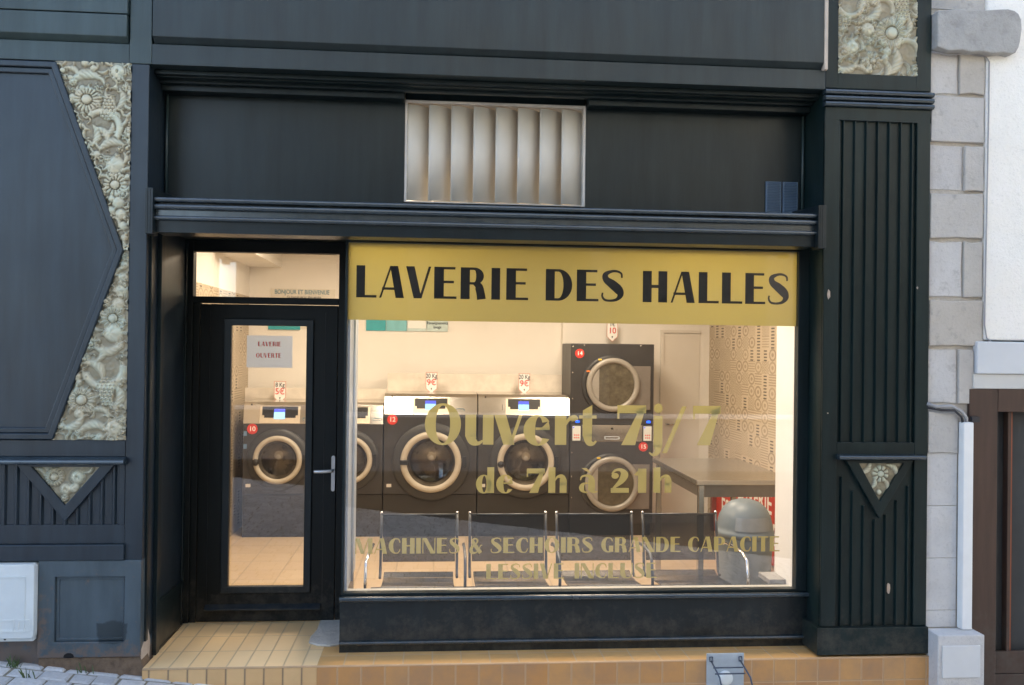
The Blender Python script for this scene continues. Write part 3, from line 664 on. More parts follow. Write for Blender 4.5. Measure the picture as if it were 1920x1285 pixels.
CHIP = plain('bare_plaster_chip', (.45, .36, .28), .8, 0, .2, 60)
rnd = random.Random(31)
for px, py, w, h, y in ((1554, 552, .010, .030, -.0006), (1666, 1103, .012, .034, .0155), (1680, 1078, .006, .014, .0155), (1720, 540, .006, .008, -.0006), (1552, 775, .005, .004, -.0006)):
    a, b = at(px, py, y); MB().prism([(a + w * (.7 + .3 * rnd.random()) * cos(k * pi / 5), b + h * (.7 + .3 * rnd.random()) * sin(k * pi / 5)) for k in range(10)], y - .0012, y + .0012).build('paint_chip', CHIP, shop)
# ---- glazed window
wy = .2
mb = MB()
mb.frame([(-.487, .300), (XR, .300), (XR, 2.199), (-.487, 2.199)], [(-.474, .313), (1.997, .313), (1.997, 2.178), (-.474, 2.178)], wy - .02, wy + .035)
win = mb.build('shop_window', BLACK, shop, .003)
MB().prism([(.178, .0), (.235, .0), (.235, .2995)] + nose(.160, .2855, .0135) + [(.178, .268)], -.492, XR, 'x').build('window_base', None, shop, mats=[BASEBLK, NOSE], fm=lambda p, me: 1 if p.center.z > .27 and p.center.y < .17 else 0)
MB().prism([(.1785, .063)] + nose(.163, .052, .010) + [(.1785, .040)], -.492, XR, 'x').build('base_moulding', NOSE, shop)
B(-.474, 1.997, wy, wy + .008, .313, 2.178).build('glass_pane', GLASS, win)
B(-.474, 1.997, wy + .011, wy + .0125, 1.766, 2.178).build('gold_band', GOLDBAND, win)
LET = [('L', 667.8, 706), ('A', 711, 757.6), ('V', 761, 808.3), ('E', 814, 856.3), ('R', 863.8, 911), ('I', 921.6, 938), ('E', 949.7, 991), ('D', 1023.7, 1073.5), ('E', 1082, 1123), ('S', 1127.5, 1170.5),
       ('H', 1206, 1252), ('A', 1258.6, 1304), ('L', 1311, 1349), ('L', 1354.7, 1393.3), ('E', 1398.5, 1436.4), ('S', 1440.5, 1480.6)]
for w_ in (LET[:7], LET[7:10], LET[10:]):
    mb = MB()
    for c, a, b in w_: glyph(mb, c, at(a, 530, wy)[0], at(b, 530, wy)[0], 1.886, .172, wy + .0095)
    mb.build('black_lettering', BLACKTXT, win)
yy = wy + .0105
def wx(p, y=800): return at(p, y, wy)[0]
z0 = at(960, 834.5, wy)[1]; h = 76 / 348.0
def gold_word(ls, row_py, base_py, h):
    mb = MB(); z0 = at(960, base_py, wy)[1]
    for c, a, b in ls: glyph(mb, c, wx(a, row_py), wx(b, row_py), z0, h, yy)
    mb.build('gold_lettering', GOLDTXT, win)
gold_word((('O', 796.5, 864.4), ('u', 872.5, 925.7), ('v', 926.7, 980), ('e', 982, 1032.7), ('r', 1041, 1084), ('t', 1090, 1119)), 800, 834.5, 76 / 348)
gold_word((('7', 1158, 1212), ('j', 1223, 1243), ('/', 1243, 1288), ('7', 1300, 1352)), 800, 834.5, 76 / 348)
for ls in ((('d', 892.5, 926.7), ('e', 930.7, 962.4)), (('7', 988, 1022), ('h', 1028.7, 1063)), (('\u00e0', 1086.4, 1121.3),), (('2', 1145, 1180), ('1', 1189.5, 1212.6), ('h', 1226, 1260))): gold_word(ls, 900, 925, 46 / 348)
for t_, a, b, y0, yb in (('MACHINES', 666, 862, 1024, 1038), ('&', 880, 905, 1024, 1038), ('SECHOIRS', 920, 1112, 1024, 1038), ('GRANDE', 1128, 1277, 1024, 1038), ('CAPACITE', 1291, 1463, 1024, 1038), ('LESSIVE', 912, 1058, 1072, 1087), ('INCLUSE', 1078, 1232, 1072, 1087)):
    mb = MB(); word(mb, t_, wx(a, y0), wx(b, y0), at(960, yb, wy)[1], 29 / 348.0, yy, .10); mb.build('gold_lettering', GOLDTXT, win)
# return of the window towards the door
mb = B(-.492, -.475, .236, .80, .0, 2.235); mb.build('window_return', BLACK, shop)
mb = B(-.4748, -.462, .237, .262, .313, 2.2); mb.box(-.4748, -.466, .27, .79, .30, 2.2); mb.tube([(-.455, .45, .31), (-.455, .45, 2.2)], .008, 8)
mb.build('aluminium_lining', ALU, shop)
mb = B(-.474, 1.997, .236, .30, .285, .306); mb.build('window_sill', plain('sill_pale', (.45, .43, .38), .5), shop)

# ---- door
dy = .73
mb = MB().frame([(-1.457, .0), (-.4925, .0), (-.4925, 2.2355), (-1.457, 2.2355)], [(-1.383, .001), (-.572, .001), (-.572, 1.869), (-1.383, 1.869)], dy, dy + .07)
# the transom light above the leaf is cut out with a second frame
mb = B(-1.457, -1.418, dy, dy + .07, .0, 2.2355); mb.box(-.578, -.4925, dy, dy + .07, .0, 2.2355); mb.box(-1.418, -.578, dy, dy + .07, 2.168, 2.2355); mb.box(-1.418, -.578, dy, dy + .07, 1.867, 1.905)
mb.box(-1.418, -1.38, dy + .012, dy + .07, .0, 1.867)
mb.build('door_frame', DOORBLK, shop, .004)
B(-1.419, -.577, dy + .03, dy + .038, 1.904, 2.169).build('transom_glass', GLASS, shop)
mb = MB().frame([(-1.376, .006), (-.581, .006), (-.581, 1.862), (-1.376, 1.862)], [(-1.212, .198), (-.746, .198), (-.746, 1.752), (-1.212, 1.752)], dy + .006, dy + .06)
door = mb.build('entrance_door', DOORBLK, shop, .004)
MB().frame([(-1.238, .172), (-.720, .172), (-.720, 1.778), (-1.238, 1.778)], [(-1.194, .212), (-.762, .212), (-.762, 1.738), (-1.194, 1.738)], dy - .008, dy + .03).build('glazing_bead', BASEBLK, door, .004)
B(-1.2, -.75, dy + .031, dy + .039, .20, 1.75).build('door_glass', GLASS, door)
MB().prism([(dy + .006, .075), (dy - .022, .075), (dy - .030, .085), (dy + .006, .108)], -1.325, -.66, 'x').build('weather_bar', BLUE, door, .002)
mb = MB()
mb.prism([(-.597 + .011 * cos(a), .966 + .011 * sin(a)) for a in [pi * i / 8 for i in range(9)]] + [(-.597 + .011 * cos(a), .778 + .011 * sin(a)) for a in [pi + pi * i / 8 for i in range(9)]], dy - .004, dy + .006)
mb.tube([(-.597, dy, .893), (-.597, dy - .035, .893), (-.603, dy - .046, .892), (-.65, dy - .05, .890), (-.702, dy - .046, .889)], [.008, .008, .010, .0105, .010], 12)
mb.build('door_handle', plain('satin_metal', (.62, .62, .62), .3, .7), door, .001)
mb = MB()
for x in (-1.32, -.655):
    mb.box(x, x + .003, dy + .0035, dy + .0058, .12, 1.82)
mb.build('door_groove', BLACKP, door)

# ---- tiled step
mb = MB().box(-1.442, -.583, -.02, .80, -.30, .0); mb.build('clean_tiled_step', None, shop, .0, mats=[STEPFL, STEPL], fm=lambda p, me: 1 if p.normal.z > .5 else 0)
mb = MB().box(-.5825, 2.662, -.022, .30, -.75, .0); mb.box(-.5825, -.49, .3001, .80, -.3, -.0005)
mb.build('worn_tiled_step', None, shop, .0, mats=[STEPFR, STEPR], fm=lambda p, me: 1 if p.normal.z > .5 else 0)
mb = MB(); mb.tube([(-1.442, -.018, -.003), (2.661, -.018, -.003)], .0055, 8); mb.build('step_nosing', plain('nosing_tile', (.62, .40, .22), .3), shop)
mb = MB(); pts = [(-.66, .727), (-.655, .55), (-.675, .42), (-.672, .33), (-.62, .285), (-.55, .27), (-.493, .30), (-.493, .727)]
mb.prism(pts, .0005, .012, 'z'); mb.build('cement_patch', CEMENT, shop, .004)
# rough foundation under the left corner and building mass above and behind (mostly out of the picture)
mb = B(-3.5, 2.65, .03, .30, 4.0, 8.6); mb.build('upper_wall', OPPW, shop)
B(-3.5, 2.65, .301, 8, 3.24, 8.59).build('upper_storey', OPPW, shop)
B(XR + .001, 2.649, .0305, .30, 3.001, 3.999).build('pilaster_backing', GREEN, shop)
for x in (-2.7, -.7, 1.3): B(x, x + 1.0, .0, .029, 4.9, 6.7).build('upper_window', VOID, shop)
B(-3.6, 2.75, -.25, 8, 8.6, 8.8).build('roof', plain('slate_roof', (.05, .055, .06), .6), shop)

# ------------------------------------------------------------------ neighbouring shopfront on the left
nb = thing('neighbouring_shopfront', (-2.4, 0, 0), 'blue grey panelled shopfront with six sided panel and carved floral strips', 'shopfront')
B(-3.5, -1.545, .05, .86, .0, 4.0).build('backing_wall', BLUE, nb)
HX = [(-1.905, 3.022), (-1.566, 2.090), (-1.893, 1.142), (-3.3, 1.142), (-3.62, 2.09), (-3.3, 3.022)]
def inset(P, d):
    out = []; n = len(P)
    for i in range(n):
        a, b, c = Vector(P[i - 1]), Vector(P[i]), Vector(P[(i + 1) % n])
        e1, e2 = (b - a).normalized(), (c - b).normalized(); n1, n2 = Vector((e1.y, -e1.x)), Vector((e2.y, -e2.x))
        m_ = (n1 + n2).normalized(); out.append(tuple(b + m_ * d / max(.3, m_.dot(n1))))
    return out
H2 = inset(HX, .030); H3 = inset(HX, .058)
MB().frame(HX, H2, -.018, .03).build('panel_moulding', BLUE, nb, .005)
MB().frame(inset(HX, .0302), H3, -.004, .03).build('inner_moulding', BLUE, nb, .005)
MB().prism(inset(HX, .057), .012, .04).build('six_sided_panel', BLUE, nb)
U = [(-1.915, 3.031), (-1.544, 3.031), (-1.544, 2.09), (-1.572, 2.09)]
Lw = [(-1.572, 2.09), (-1.544, 2.09), (-1.544, 1.139), (-1.905, 1.139)]
uf = px_feats([('ball', 221, 135, 17, 1), ('flower', 163, 187, 26, 18), ('leaf', 160, 143, 28, 3.3), ('grape', 205, 202, 22, -.5), ('scroll', 192, 240, 40, .9), ('leaf', 196, 252, 20, 2.2), ('leaf', 206, 246, 16, .9), ('leaf', 208, 270, 24, 3.4), ('leaf', 228, 188, 20, 1.4),
               ('ball', 216, 310, 18), ('flower', 216, 347, 23, 15), ('ball', 222, 380, 12), ('ball', 227, 402, 11), ('ball', 231, 424, 9), ('ball', 233, 446, 7), ('leaf', 180, 255, 20, 1.5), ('leaf', 235, 298, 12, 1.5), ('leaf', 138, 132, 16, 2.6)])
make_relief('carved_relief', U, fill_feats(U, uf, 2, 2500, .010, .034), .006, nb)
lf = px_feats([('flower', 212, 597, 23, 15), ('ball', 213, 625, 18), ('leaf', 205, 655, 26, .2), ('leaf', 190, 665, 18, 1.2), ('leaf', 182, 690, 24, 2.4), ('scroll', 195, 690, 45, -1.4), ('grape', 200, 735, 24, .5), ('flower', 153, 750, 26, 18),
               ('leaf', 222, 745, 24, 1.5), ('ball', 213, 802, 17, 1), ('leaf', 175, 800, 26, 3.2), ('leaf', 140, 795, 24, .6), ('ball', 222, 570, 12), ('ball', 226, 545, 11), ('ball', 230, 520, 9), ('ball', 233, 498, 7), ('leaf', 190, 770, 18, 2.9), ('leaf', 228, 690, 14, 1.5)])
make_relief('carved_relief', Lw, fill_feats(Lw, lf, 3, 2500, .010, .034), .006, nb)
# frieze on the left: two boards with a chamfered lower edge
B(-3.5, -1.5565, .002, .3, 3.0315, 3.13).build('frieze_band', FRIEZE, nb, .003)
MB().prism([(.02, 3.125), (-.025, 3.158), (-.025, 3.268), (.02, 3.272)], -3.5, -1.562, 'x').build('frieze_panel', FRIEZE, nb, .003)
MB().prism([(.02, 3.2725), (-.027, 3.2725), (-.027, 4.0), (.02, 4.0)], -3.5, -1.560, 'x').build('upper_frieze_panel', FRIEZE, nb, .003)
# ledge, fluted frieze with chevrons, plinth
B(-3.5, -1.5455, .0, .049, 1.056, 1.1385).build('rail', BLUE, nb, .003)
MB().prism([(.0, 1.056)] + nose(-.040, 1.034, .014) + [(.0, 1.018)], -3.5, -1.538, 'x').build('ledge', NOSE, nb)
mb = B(-3.5, -1.572, .014, .049, .715, 1.0175)
cxv = [at(124, 940, 0)[0]]; cxv += [cxv[0] - .62, cxv[0] - 1.24]
def zf(x):
    d = min(abs(x - c) for c in cxv); return .79 + d * 1.35 if d < .165 else 1.015
flutes(-3.48, -1.60, .715, 1.015, 32, .014, .014, mb, .012, zf)
mb.build('fluted_frieze', BLUE, nb)
for c in cxv:
    MB().frame([(c - .235, 1.016), (c + .235, 1.016), (c, .735)], [(c - .162, 1.006), (c + .162, 1.006), (c, .815)], -.014, .012).build('chevron_frame', BLUE, nb, .003)
    tp = [(c - .168, 1.010), (c + .168, 1.010), (c, .808)]
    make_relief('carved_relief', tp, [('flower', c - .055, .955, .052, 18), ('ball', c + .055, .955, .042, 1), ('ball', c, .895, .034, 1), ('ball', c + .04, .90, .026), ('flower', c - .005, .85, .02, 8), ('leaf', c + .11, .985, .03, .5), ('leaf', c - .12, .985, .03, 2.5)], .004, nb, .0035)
B(-1.571, -1.5455, .0, .049, .715, 1.0175).build('end_post', BLUE, nb, .003)
B(-3.5, -1.5455, .004, .049, .6205, .7148).build('lower_rail', BLUE, nb, .002)
B(-3.5, -1.540, -.020, .049, .541, .620).build('plinth_rail', BLUE, nb, .004)
fr = [(-1.953, .058), (-1.456, .058), (-1.456, .5405), (-1.953, .5405)]; fi = [(-1.872, .135), (-1.537, .135), (-1.537, .458), (-1.872, .458)]
MB().frame(fr, fi, -.012, .0495).build('plinth_frame', SLATE, nb, .004)
MB().frame([(-1.871, .136), (-1.538, .136), (-1.538, .457), (-1.871, .457)], [(-1.855, .152), (-1.553, .152), (-1.553, .440), (-1.855, .440)], .004, .0495).build('plinth_bead', SLATE, nb, .003)
B(-1.856, -1.552, .010, .0495, .151, .441).build('plinth_panel', SLATE, nb)
mb = B(-3.5, -1.9535, .012, .0494, -.1, .5405); mb.build('plinth_board', SLATE, nb)
mb = MB().prism([(-1.95, -.25), (-1.443, -.25), (-1.443, .0), (-1.46, .055), (-1.95, .057)], -.002, .11); mb.build('crumbling_footing', stonemat('rusty_footing', (.17, .12, .08), .6, 25), nb, .004)
MB().prism([(-1.80 + .026 * cos(a) , .062 + .016 * sin(a) * (1.3 if sin(a) > 0 else .3)) for a in [2 * pi * i / 10 for i in range(10)]], -.0135, -.010).build('rot_hole', VOID, nb)

# meter box
mt = thing('meter_box', (-2.2, -.02, .34), 'pale grey wall meter box with rounded corners beside the slate plinth panel', 'meter box')
def rrect(x0, x1, z0, z1, r, n=6):
    out = []
    for cx, cz, a0 in ((x1 - r, z1 - r, 0), (x0 + r, z1 - r, 90), (x0 + r, z0 + r, 180), (x1 - r, z0 + r, 270)):
        out += [(cx + r * cos(radians(a0 + 90 * i / n)), cz + r * sin(radians(a0 + 90 * i / n))) for i in range(n + 1)]
    return out
mb = MB().prism(rrect(-2.47, -1.954, .168, .532, .016), -.052, .011); mb.build('cover', METERM, mt, .004)
mb = MB().prism(rrect(-2.465, -1.960, .150, .175, .006), -.034, .010); mb.build('base', METERM, mt, .002)
mb = MB().frame(rrect(-2.45, -1.995, .20, .475, .006), rrect(-2.443, -2.002, .207, .468, .005), -.0555, -.0515)
mb.frame(rrect(-2.12, -2.045, .205, .262, .004), rrect(-2.113, -2.052, .212, .255, .003), -.0550, -.0515); mb.frame(rrect(-2.03, -1.97, .205, .262, .004), rrect(-2.023, -1.977, .212, .255, .003), -.0550, -.0515)
mb.build('embossed_panel', METERM, mt)
mb = MB().lathe((-2.095, -.035, .162), [(0, 0), (.006, 0), (.006, .006)], 'y', 12); mb.build('lock', BLACKP, mt)

# ------------------------------------------------------------------ white and stone house on the right
hs = thing('stone_house', (3.2, 0, 0), 'white rendered house with granite quoins and brown framed glazed door', 'house')
B(2.652, 3.0484, .026, .35, -.9, 1.69).build('lower_wall', MORTAR, hs); B(3.0485, 6.5, .055, .35, 1.4356, 1.69).build('wall_over_door', MORTAR, hs); B(3.0485, 6.5, .13, .35, -.9, 1.4355).build('dark_hall', DARKK, hs)
B(2.652, 2.99, .0261, .35, 1.69, 8.0).build('quoin_backing', MORTAR, hs)
B(3.06, 6.5, .351, 8.0, -.9, 8.0).build('house_mass', MORTAR, hs)
rnd = random.Random(12)
rows = [(at(1760, a, .03)[1], at(1760, b, .03)[1], c) for a, b, c in ((98, 178, [1792]), (182, 268, []), (272, 358, [1803]), (362, 448, []), (452, 558, [1803]), (562, 650, []), (654, 758, [1795]), (770, 850, []))]
k = 0
for z1, z0, cuts in rows:
    xr = 2.962 if z0 > 1.65 else (2.915 if z0 > 1.3 else 2.83)
    xs = [2.654] + [at(c, 400, .03)[0] for c in cuts] + [xr]
    for i in range(len(xs) - 1):
        yo = (.019 if cuts and i == 0 else .006) + rnd.uniform(-.002, .002)
        q_ = [(xs[i] + .003, z0 + .003), ((xs[i] + xs[i + 1]) / 2, z0 + .003 + rnd.uniform(0, .006)), (xs[i + 1] - .003, z0 + .003), (xs[i + 1] - .003 - rnd.uniform(0, .006), (z0 + z1) / 2), (xs[i + 1] - .003, z1 - .003), (xs[i] * .6 + xs[i + 1] * .4, z1 - .003 - rnd.uniform(0, .006)), (xs[i] + .003, z1 - .003)]
        q_ = [(a + rnd.uniform(-.003, .003) if k_ not in (0, 6) else a, b + rnd.uniform(-.004, .003)) for k_, (a, b) in enumerate(q_)]
        MB().prism(q_, yo, .0549).build('quoin_stone', STONE2 if (cuts and i == 0) else STONE, hs, .005, 2)
mb = MB()
for z in (.94, .66, .39): pass
for z1, z0 in ((1.085, .80), (.797, .517), (.514, .235), (.232, .142)): mb.box(2.654, 2.828, .020, .0549, z0, z1)
mb.build('painted_blockwork', CONCW, hs, .002)
mb = MB(); outl = [at(a_, b_, -.03) for a_, b_ in ((1745, 22), (1790, 20), (1840, 22), (1885, 20), (1897, 23), (1905, 29), (1910, 40), (1911, 58), (1908, 80), (1905, 92), (1900, 101), (1892, 104), (1876, 101), (1860, 103), (1838, 99), (1815, 100), (1800, 96), (1775, 98), (1745, 90))]
mb.prism([(max(a, 2.654), b) for a, b in outl], -.055, .0548); mb.build('lintel_stone', LINTEL, hs, .007, 2)
mb = B(2.965, 6.5, .002, .35, 1.70, 8.0); mb.build('rendered_wall', RENDER, hs, .012, 3)
B(2.654, 2.9648, .02, .0548, 3.50, 8.0).build('upper_quoins', STONE, hs)
B(2.916, 6.5, -.016, .0548, 1.517, 1.692).build('door_lintel', plain('white_painted_lintel', (.62, .65, .68), .6, 0, .04, 5), hs, .006)
B(2.905, 6.5, -.002, .0547, 1.436, 1.516).build('lintel_step', plain('cream_painted_step', (.60, .60, .58), .6, 0, .05, 5), hs, .004)
mb = B(2.885, 3.048, .004, .0259, -.55, 1.435); mb.box(3.0485, 6.5, .0045, .0546, 1.31, 1.4355)
dr = mb.build('door', BROWNW, hs, .004)
B(3.0486, 6.5, .08, .11, -.9, 1.309).build('glass_panel', plain('dull_door_glass', (.055, .058, .06), .5, 0, .1, 4, 0, .2), dr)
mb = B(3.128, 3.148, .035, .079, -.06, 1.309); mb.box(3.0487, 6.5, .03, .0545, -.12, .0); mb.box(3.0487, 6.5, .022, .0545, -.9, -.121)
mb.build('glazing_bar', BROWNW, dr, .003)
B(3.1485, 3.163, .050, .079, -.06, 1.308).build('rust_bar', plain('rusty_strip', (.28, .08, .03), .6), dr)
mb = B(2.654, 2.912, -.11, .0199, -.55, .138); blk = mb.build('plinth_block', CONCW, hs, .006)
B(2.675, 2.885, -.118, -.111, -.085, .085).build('plinth_plate', plain('plate_white', (.68, .70, .71), .5, 0, .04, 6), hs, .004)
tag(B(2.832, 2.889, -.035, .0198, .141, 1.255).build('cable_trunking', PVC, None, .006), 'white vertical plastic trunking running down beside the brown door frame', 'trunking')
def P3(px, py, y): a = at(px, py, y); return (a[0], y, a[1])
mb = MB().tube([P3(1738, 757, .0), P3(1755, 763, -.01), P3(1785, 762, -.012), P3(1803, 772, -.012), P3(1812, 784, -.012), P3(1812, 796, -.008)], .009, 8)
tag(mb.build('pale_cable', CABLEG), 'pale grey cable looping from pilaster into the white trunking', 'cable')
mb = MB().tube([P3(1738, 764, .005), P3(1765, 769, -.01), P3(1790, 770, -.014), P3(1803, 782, -.014), P3(1806, 796, -.012)], .007, 8)
mb.box(2.888, 2.93, -.02, .003, 1.255, 1.285)
tag(mb.build('dark_cable', CABLE), 'dark cable under the pale one above the white trunking', 'cable')
mb = MB().tube([P3(1747, 97, -.002), P3(1775, 103, -.002), P3(1815, 101, -.002), P3(1848, 106, -.002), P3(1855, 116, -.004), P3(1854, 200, -.004), P3(1851, 350, -.004), P3(1848, 500, -.004), P3(1846, 610, -.004), P3(1850, 634, -.004), P3(1862, 644, -.004), P3(1925, 645, -.012)], .004, 6)
tag(mb.build('wall_cable', CABLEG), 'thin grey cable running down between the quoins and white render', 'cable')
mb = MB().tube([(2.72 + .05 * cos(a), -.06, 3.575 + .035 * sin(a)) for a in [2 * pi * i / 20 for i in range(21)]], .008, 8)
mb.tube([(2.77, -.06, 3.575), (2.80, .0, 3.60), (2.80, .02, 3.60)], .006, 6)
tag(mb.build('cable_loop', CABLE), 'coil of black cable hanging above the grey lintel stone', 'cable')

# bracket with bars on the step front
bk = thing('metal_bracket', (1.45, -.03, .0), 'flat metal plate with two curved arms and crossbars fixed to the step front', 'bracket')
bx0, bx1 = at(1325, 1245, -.03)[0], at(1395, 1245, -.03)[0]
B(bx0, bx1, -.030, -.0225, -.22, .035).build('back_plate', plain('zinc_plate', (.45, .52, .58), .4, .3), bk, .002)
for x, dx in ((bx0 + .022, .02), (bx1 - .022, .025)):
    mb = MB().tube([(x + .008, -.034, .018), (x + .008, -.040, -.004), (x - .008, -.040, -.004), (x - .008, -.036, .018), (x + .008, -.034, .018)], .003, 6)
    mb.tube([(x, -.036, -.002), (x + dx * .3, -.07, -.02), (x + dx, -.12, -.06), (x + dx * 1.3, -.14, -.11), (x + dx * 1.3, -.13, -.17)], .0045, 8)
    mb.build('arm', plain('dark_blue_steel', (.06, .08, .12), .4, .5), bk)
for y, z in ((-.075, -.024), (-.105, -.045)): MB().tube([(bx0 + .022, y, z), (bx1 - .02, y, z)], .004, 8).build('crossbar', plain('dark_blue_steel_bar', (.06, .08, .12), .4, .5), bk)
MB().lathe(((bx0 + bx1) / 2, -.05, -.09), [(0, -.012), (.018, -.011), (.032, -.006), (.036, 0), (.036, .02)], 'y', 24).build('round_cap', plain('white_cap', (.8, .85, .85), .2), bk)

# ------------------------------------------------------------------ louvre in the upper panel
lv = thing('louvre_panel', (.31, .3, 2.42), 'eight cream vertical louvre slats set in the dark upper panel', 'louvre')
lx0, lx1 = -.187, .812
MB().frame([(lx0, 2.415), (lx1, 2.415), (lx1, 2.975), (lx0, 2.975)], [(lx0 + .014, 2.42), (lx1 - .014, 2.42), (lx1 - .014, 2.96), (lx0 + .014, 2.96)], .283, .46).build('frame', CREAMP, lv, .002)
pitch = (lx1 - lx0 - .02) / 8
for i in range(8):
    x = lx0 + .012 + i * pitch; mb = MB(); prof = []
    for k in range(11):
        t = k / 10; prof.append((x - .004 + t * (pitch + .020), .290 + .085 * t ** 1.6 - .012 * sin(pi * t)))
    top = 2.952; vs = []; th = .003
    for (a, b) in prof: vs += [(a, b, 2.426), (a, b, top), (a, b + th, 2.426), (a, b + th, top)]
    fs = []
    for k in range(10):
        p, q = 4 * k, 4 * k + 4
        fs += [(p, q, q + 1, p + 1), (p + 2, p + 3, q + 3, q + 2), (p, p + 2, q + 2, q), (p + 1, q + 1, q + 3, p + 3)]
    fs += [(0, 1, 3, 2), (40, 42, 43, 41)]
    mb.add(vs, fs, True); mb.build('slat', SLATC, lv)

# ------------------------------------------------------------------ interior
FZ = -.17; XW0, XW1, YB = -1.9, 2.85, 4.7; CZ = 3.04; CL = 2.62
struct(B(XW0, XW1, .81, YB, FZ - .1, FZ).build('floor', FLOORT)); struct(B(-.474, XW1, .236, .8095, FZ - .1, FZ + .0003).build('floor_by_window', FLOORT))
struct(B(XW0 - .2, XW1 + .2, .345, .6, CZ, CZ + .15).build('ceiling_by_window', WHITEW)); struct(B(XW0 - .2, XW1 + .2, .6, YB + .2, CL, CZ + .15).build('ceiling', WHITEW))
struct(B(XW0 - .2, XW1 + .2, YB, YB + .2, FZ - .1, CZ).build('wall_back', WHITEW))
struct(B(XW0 - .2, XW0, .87, YB, FZ - .1, 2.12).build('wall_left', PATCH)); struct(B(XW0 - .2, XW0, .87, YB, 2.12, CZ).build('wall_left_upper', WHITEW))
struct(B(XW1, XW1 + .2, .5, YB, FZ - .1, CZ).build('wall_right', PATCH))
struct(B(1.998, XW1, .236, .50, FZ - .1, 2.199).build('wall_window_jamb', WHITEW)); struct(B(1.9985, XW1, .341, .50, 2.1995, CZ).build('wall_window_jamb_upper', WHITEW))
struct(B(XW0 - .2, -1.46, .80, .87, FZ - .1, CZ).build('wall_front_left', WHITEW))
struct(B(-1.459, 1.998, .3401, .40, 2.34, 2.415).build('wall_front_sill', WHITEW)); struct(B(-1.459, -.19, .3401, .40, 2.415, CZ).build('wall_front_upper', WHITEW)); struct(B(.815, 1.998, .3401, .40, 2.415, CZ).build('wall_front_upper_right', WHITEW))
struct(B(XW0, XW0 + .32, 3.2, YB, 2.42, CL).build('wall_duct', WHITEW))
struct(B(1.30, XW1, YB - .1, YB - .0005, FZ, 2.15).build('wall_partition', WHITEW))
sb = B(-1.899, -.49, 4.56, 4.60, FZ, 1.20); sb.box(-.487, 1.29, 4.55, 4.60, FZ, 1.36); struct(sb.build('wall_splashback', plain('splashback', (.72, .66, .58), .5)))
mb = MB().prism([(1.93, .236), (1.997, .236), (1.997, .42)], .306, .40, 'z'); 
B(1.90, 1.9975, .32, .50, .30, .330).build('inner_ledge', stonemat('speckled_ledge', (.30, .30, .29), .35, 20), shop, .004)

# lamps on the ceiling (the shop is lit)
LP = [(-.32, 1.0), (1.5, 1.0), (-.9, 3.0), (1.3, 3.0)]
lamp_lab = ['lit square ceiling panel lamp nearest the entrance door', 'lit square ceiling panel lamp just behind the shop window', 'lit square ceiling panel lamp above the small washers', 'lit square ceiling panel lamp above the dryers']
for (x, y), lb in zip(LP, lamp_lab):
    q = thing('ceiling_lamp', (x, y, CL), lb, 'ceiling lamp', 'ceiling panel lamps')
    mb = B(x - .31, x + .31, y - .31, y + .31, CL - .03, CL - .001); mb.build('housing', WHITE, q, .003)
    B(x - .29, x + .29, y - .29, y + .29, CL - .034, CL - .0305).build('diffuser', LAMP, q)
    ld = bpy.data.lights.new('lamp_light', 'AREA'); ld.shape = 'SQUARE'; ld.size = .56; ld.energy = 7.4; ld.color = (1, .82, .60)
    lo = bpy.data.objects.new('lamp_light', ld); COL.objects.link(lo); lo.parent = q; lo.location = (0, 0, -.04)

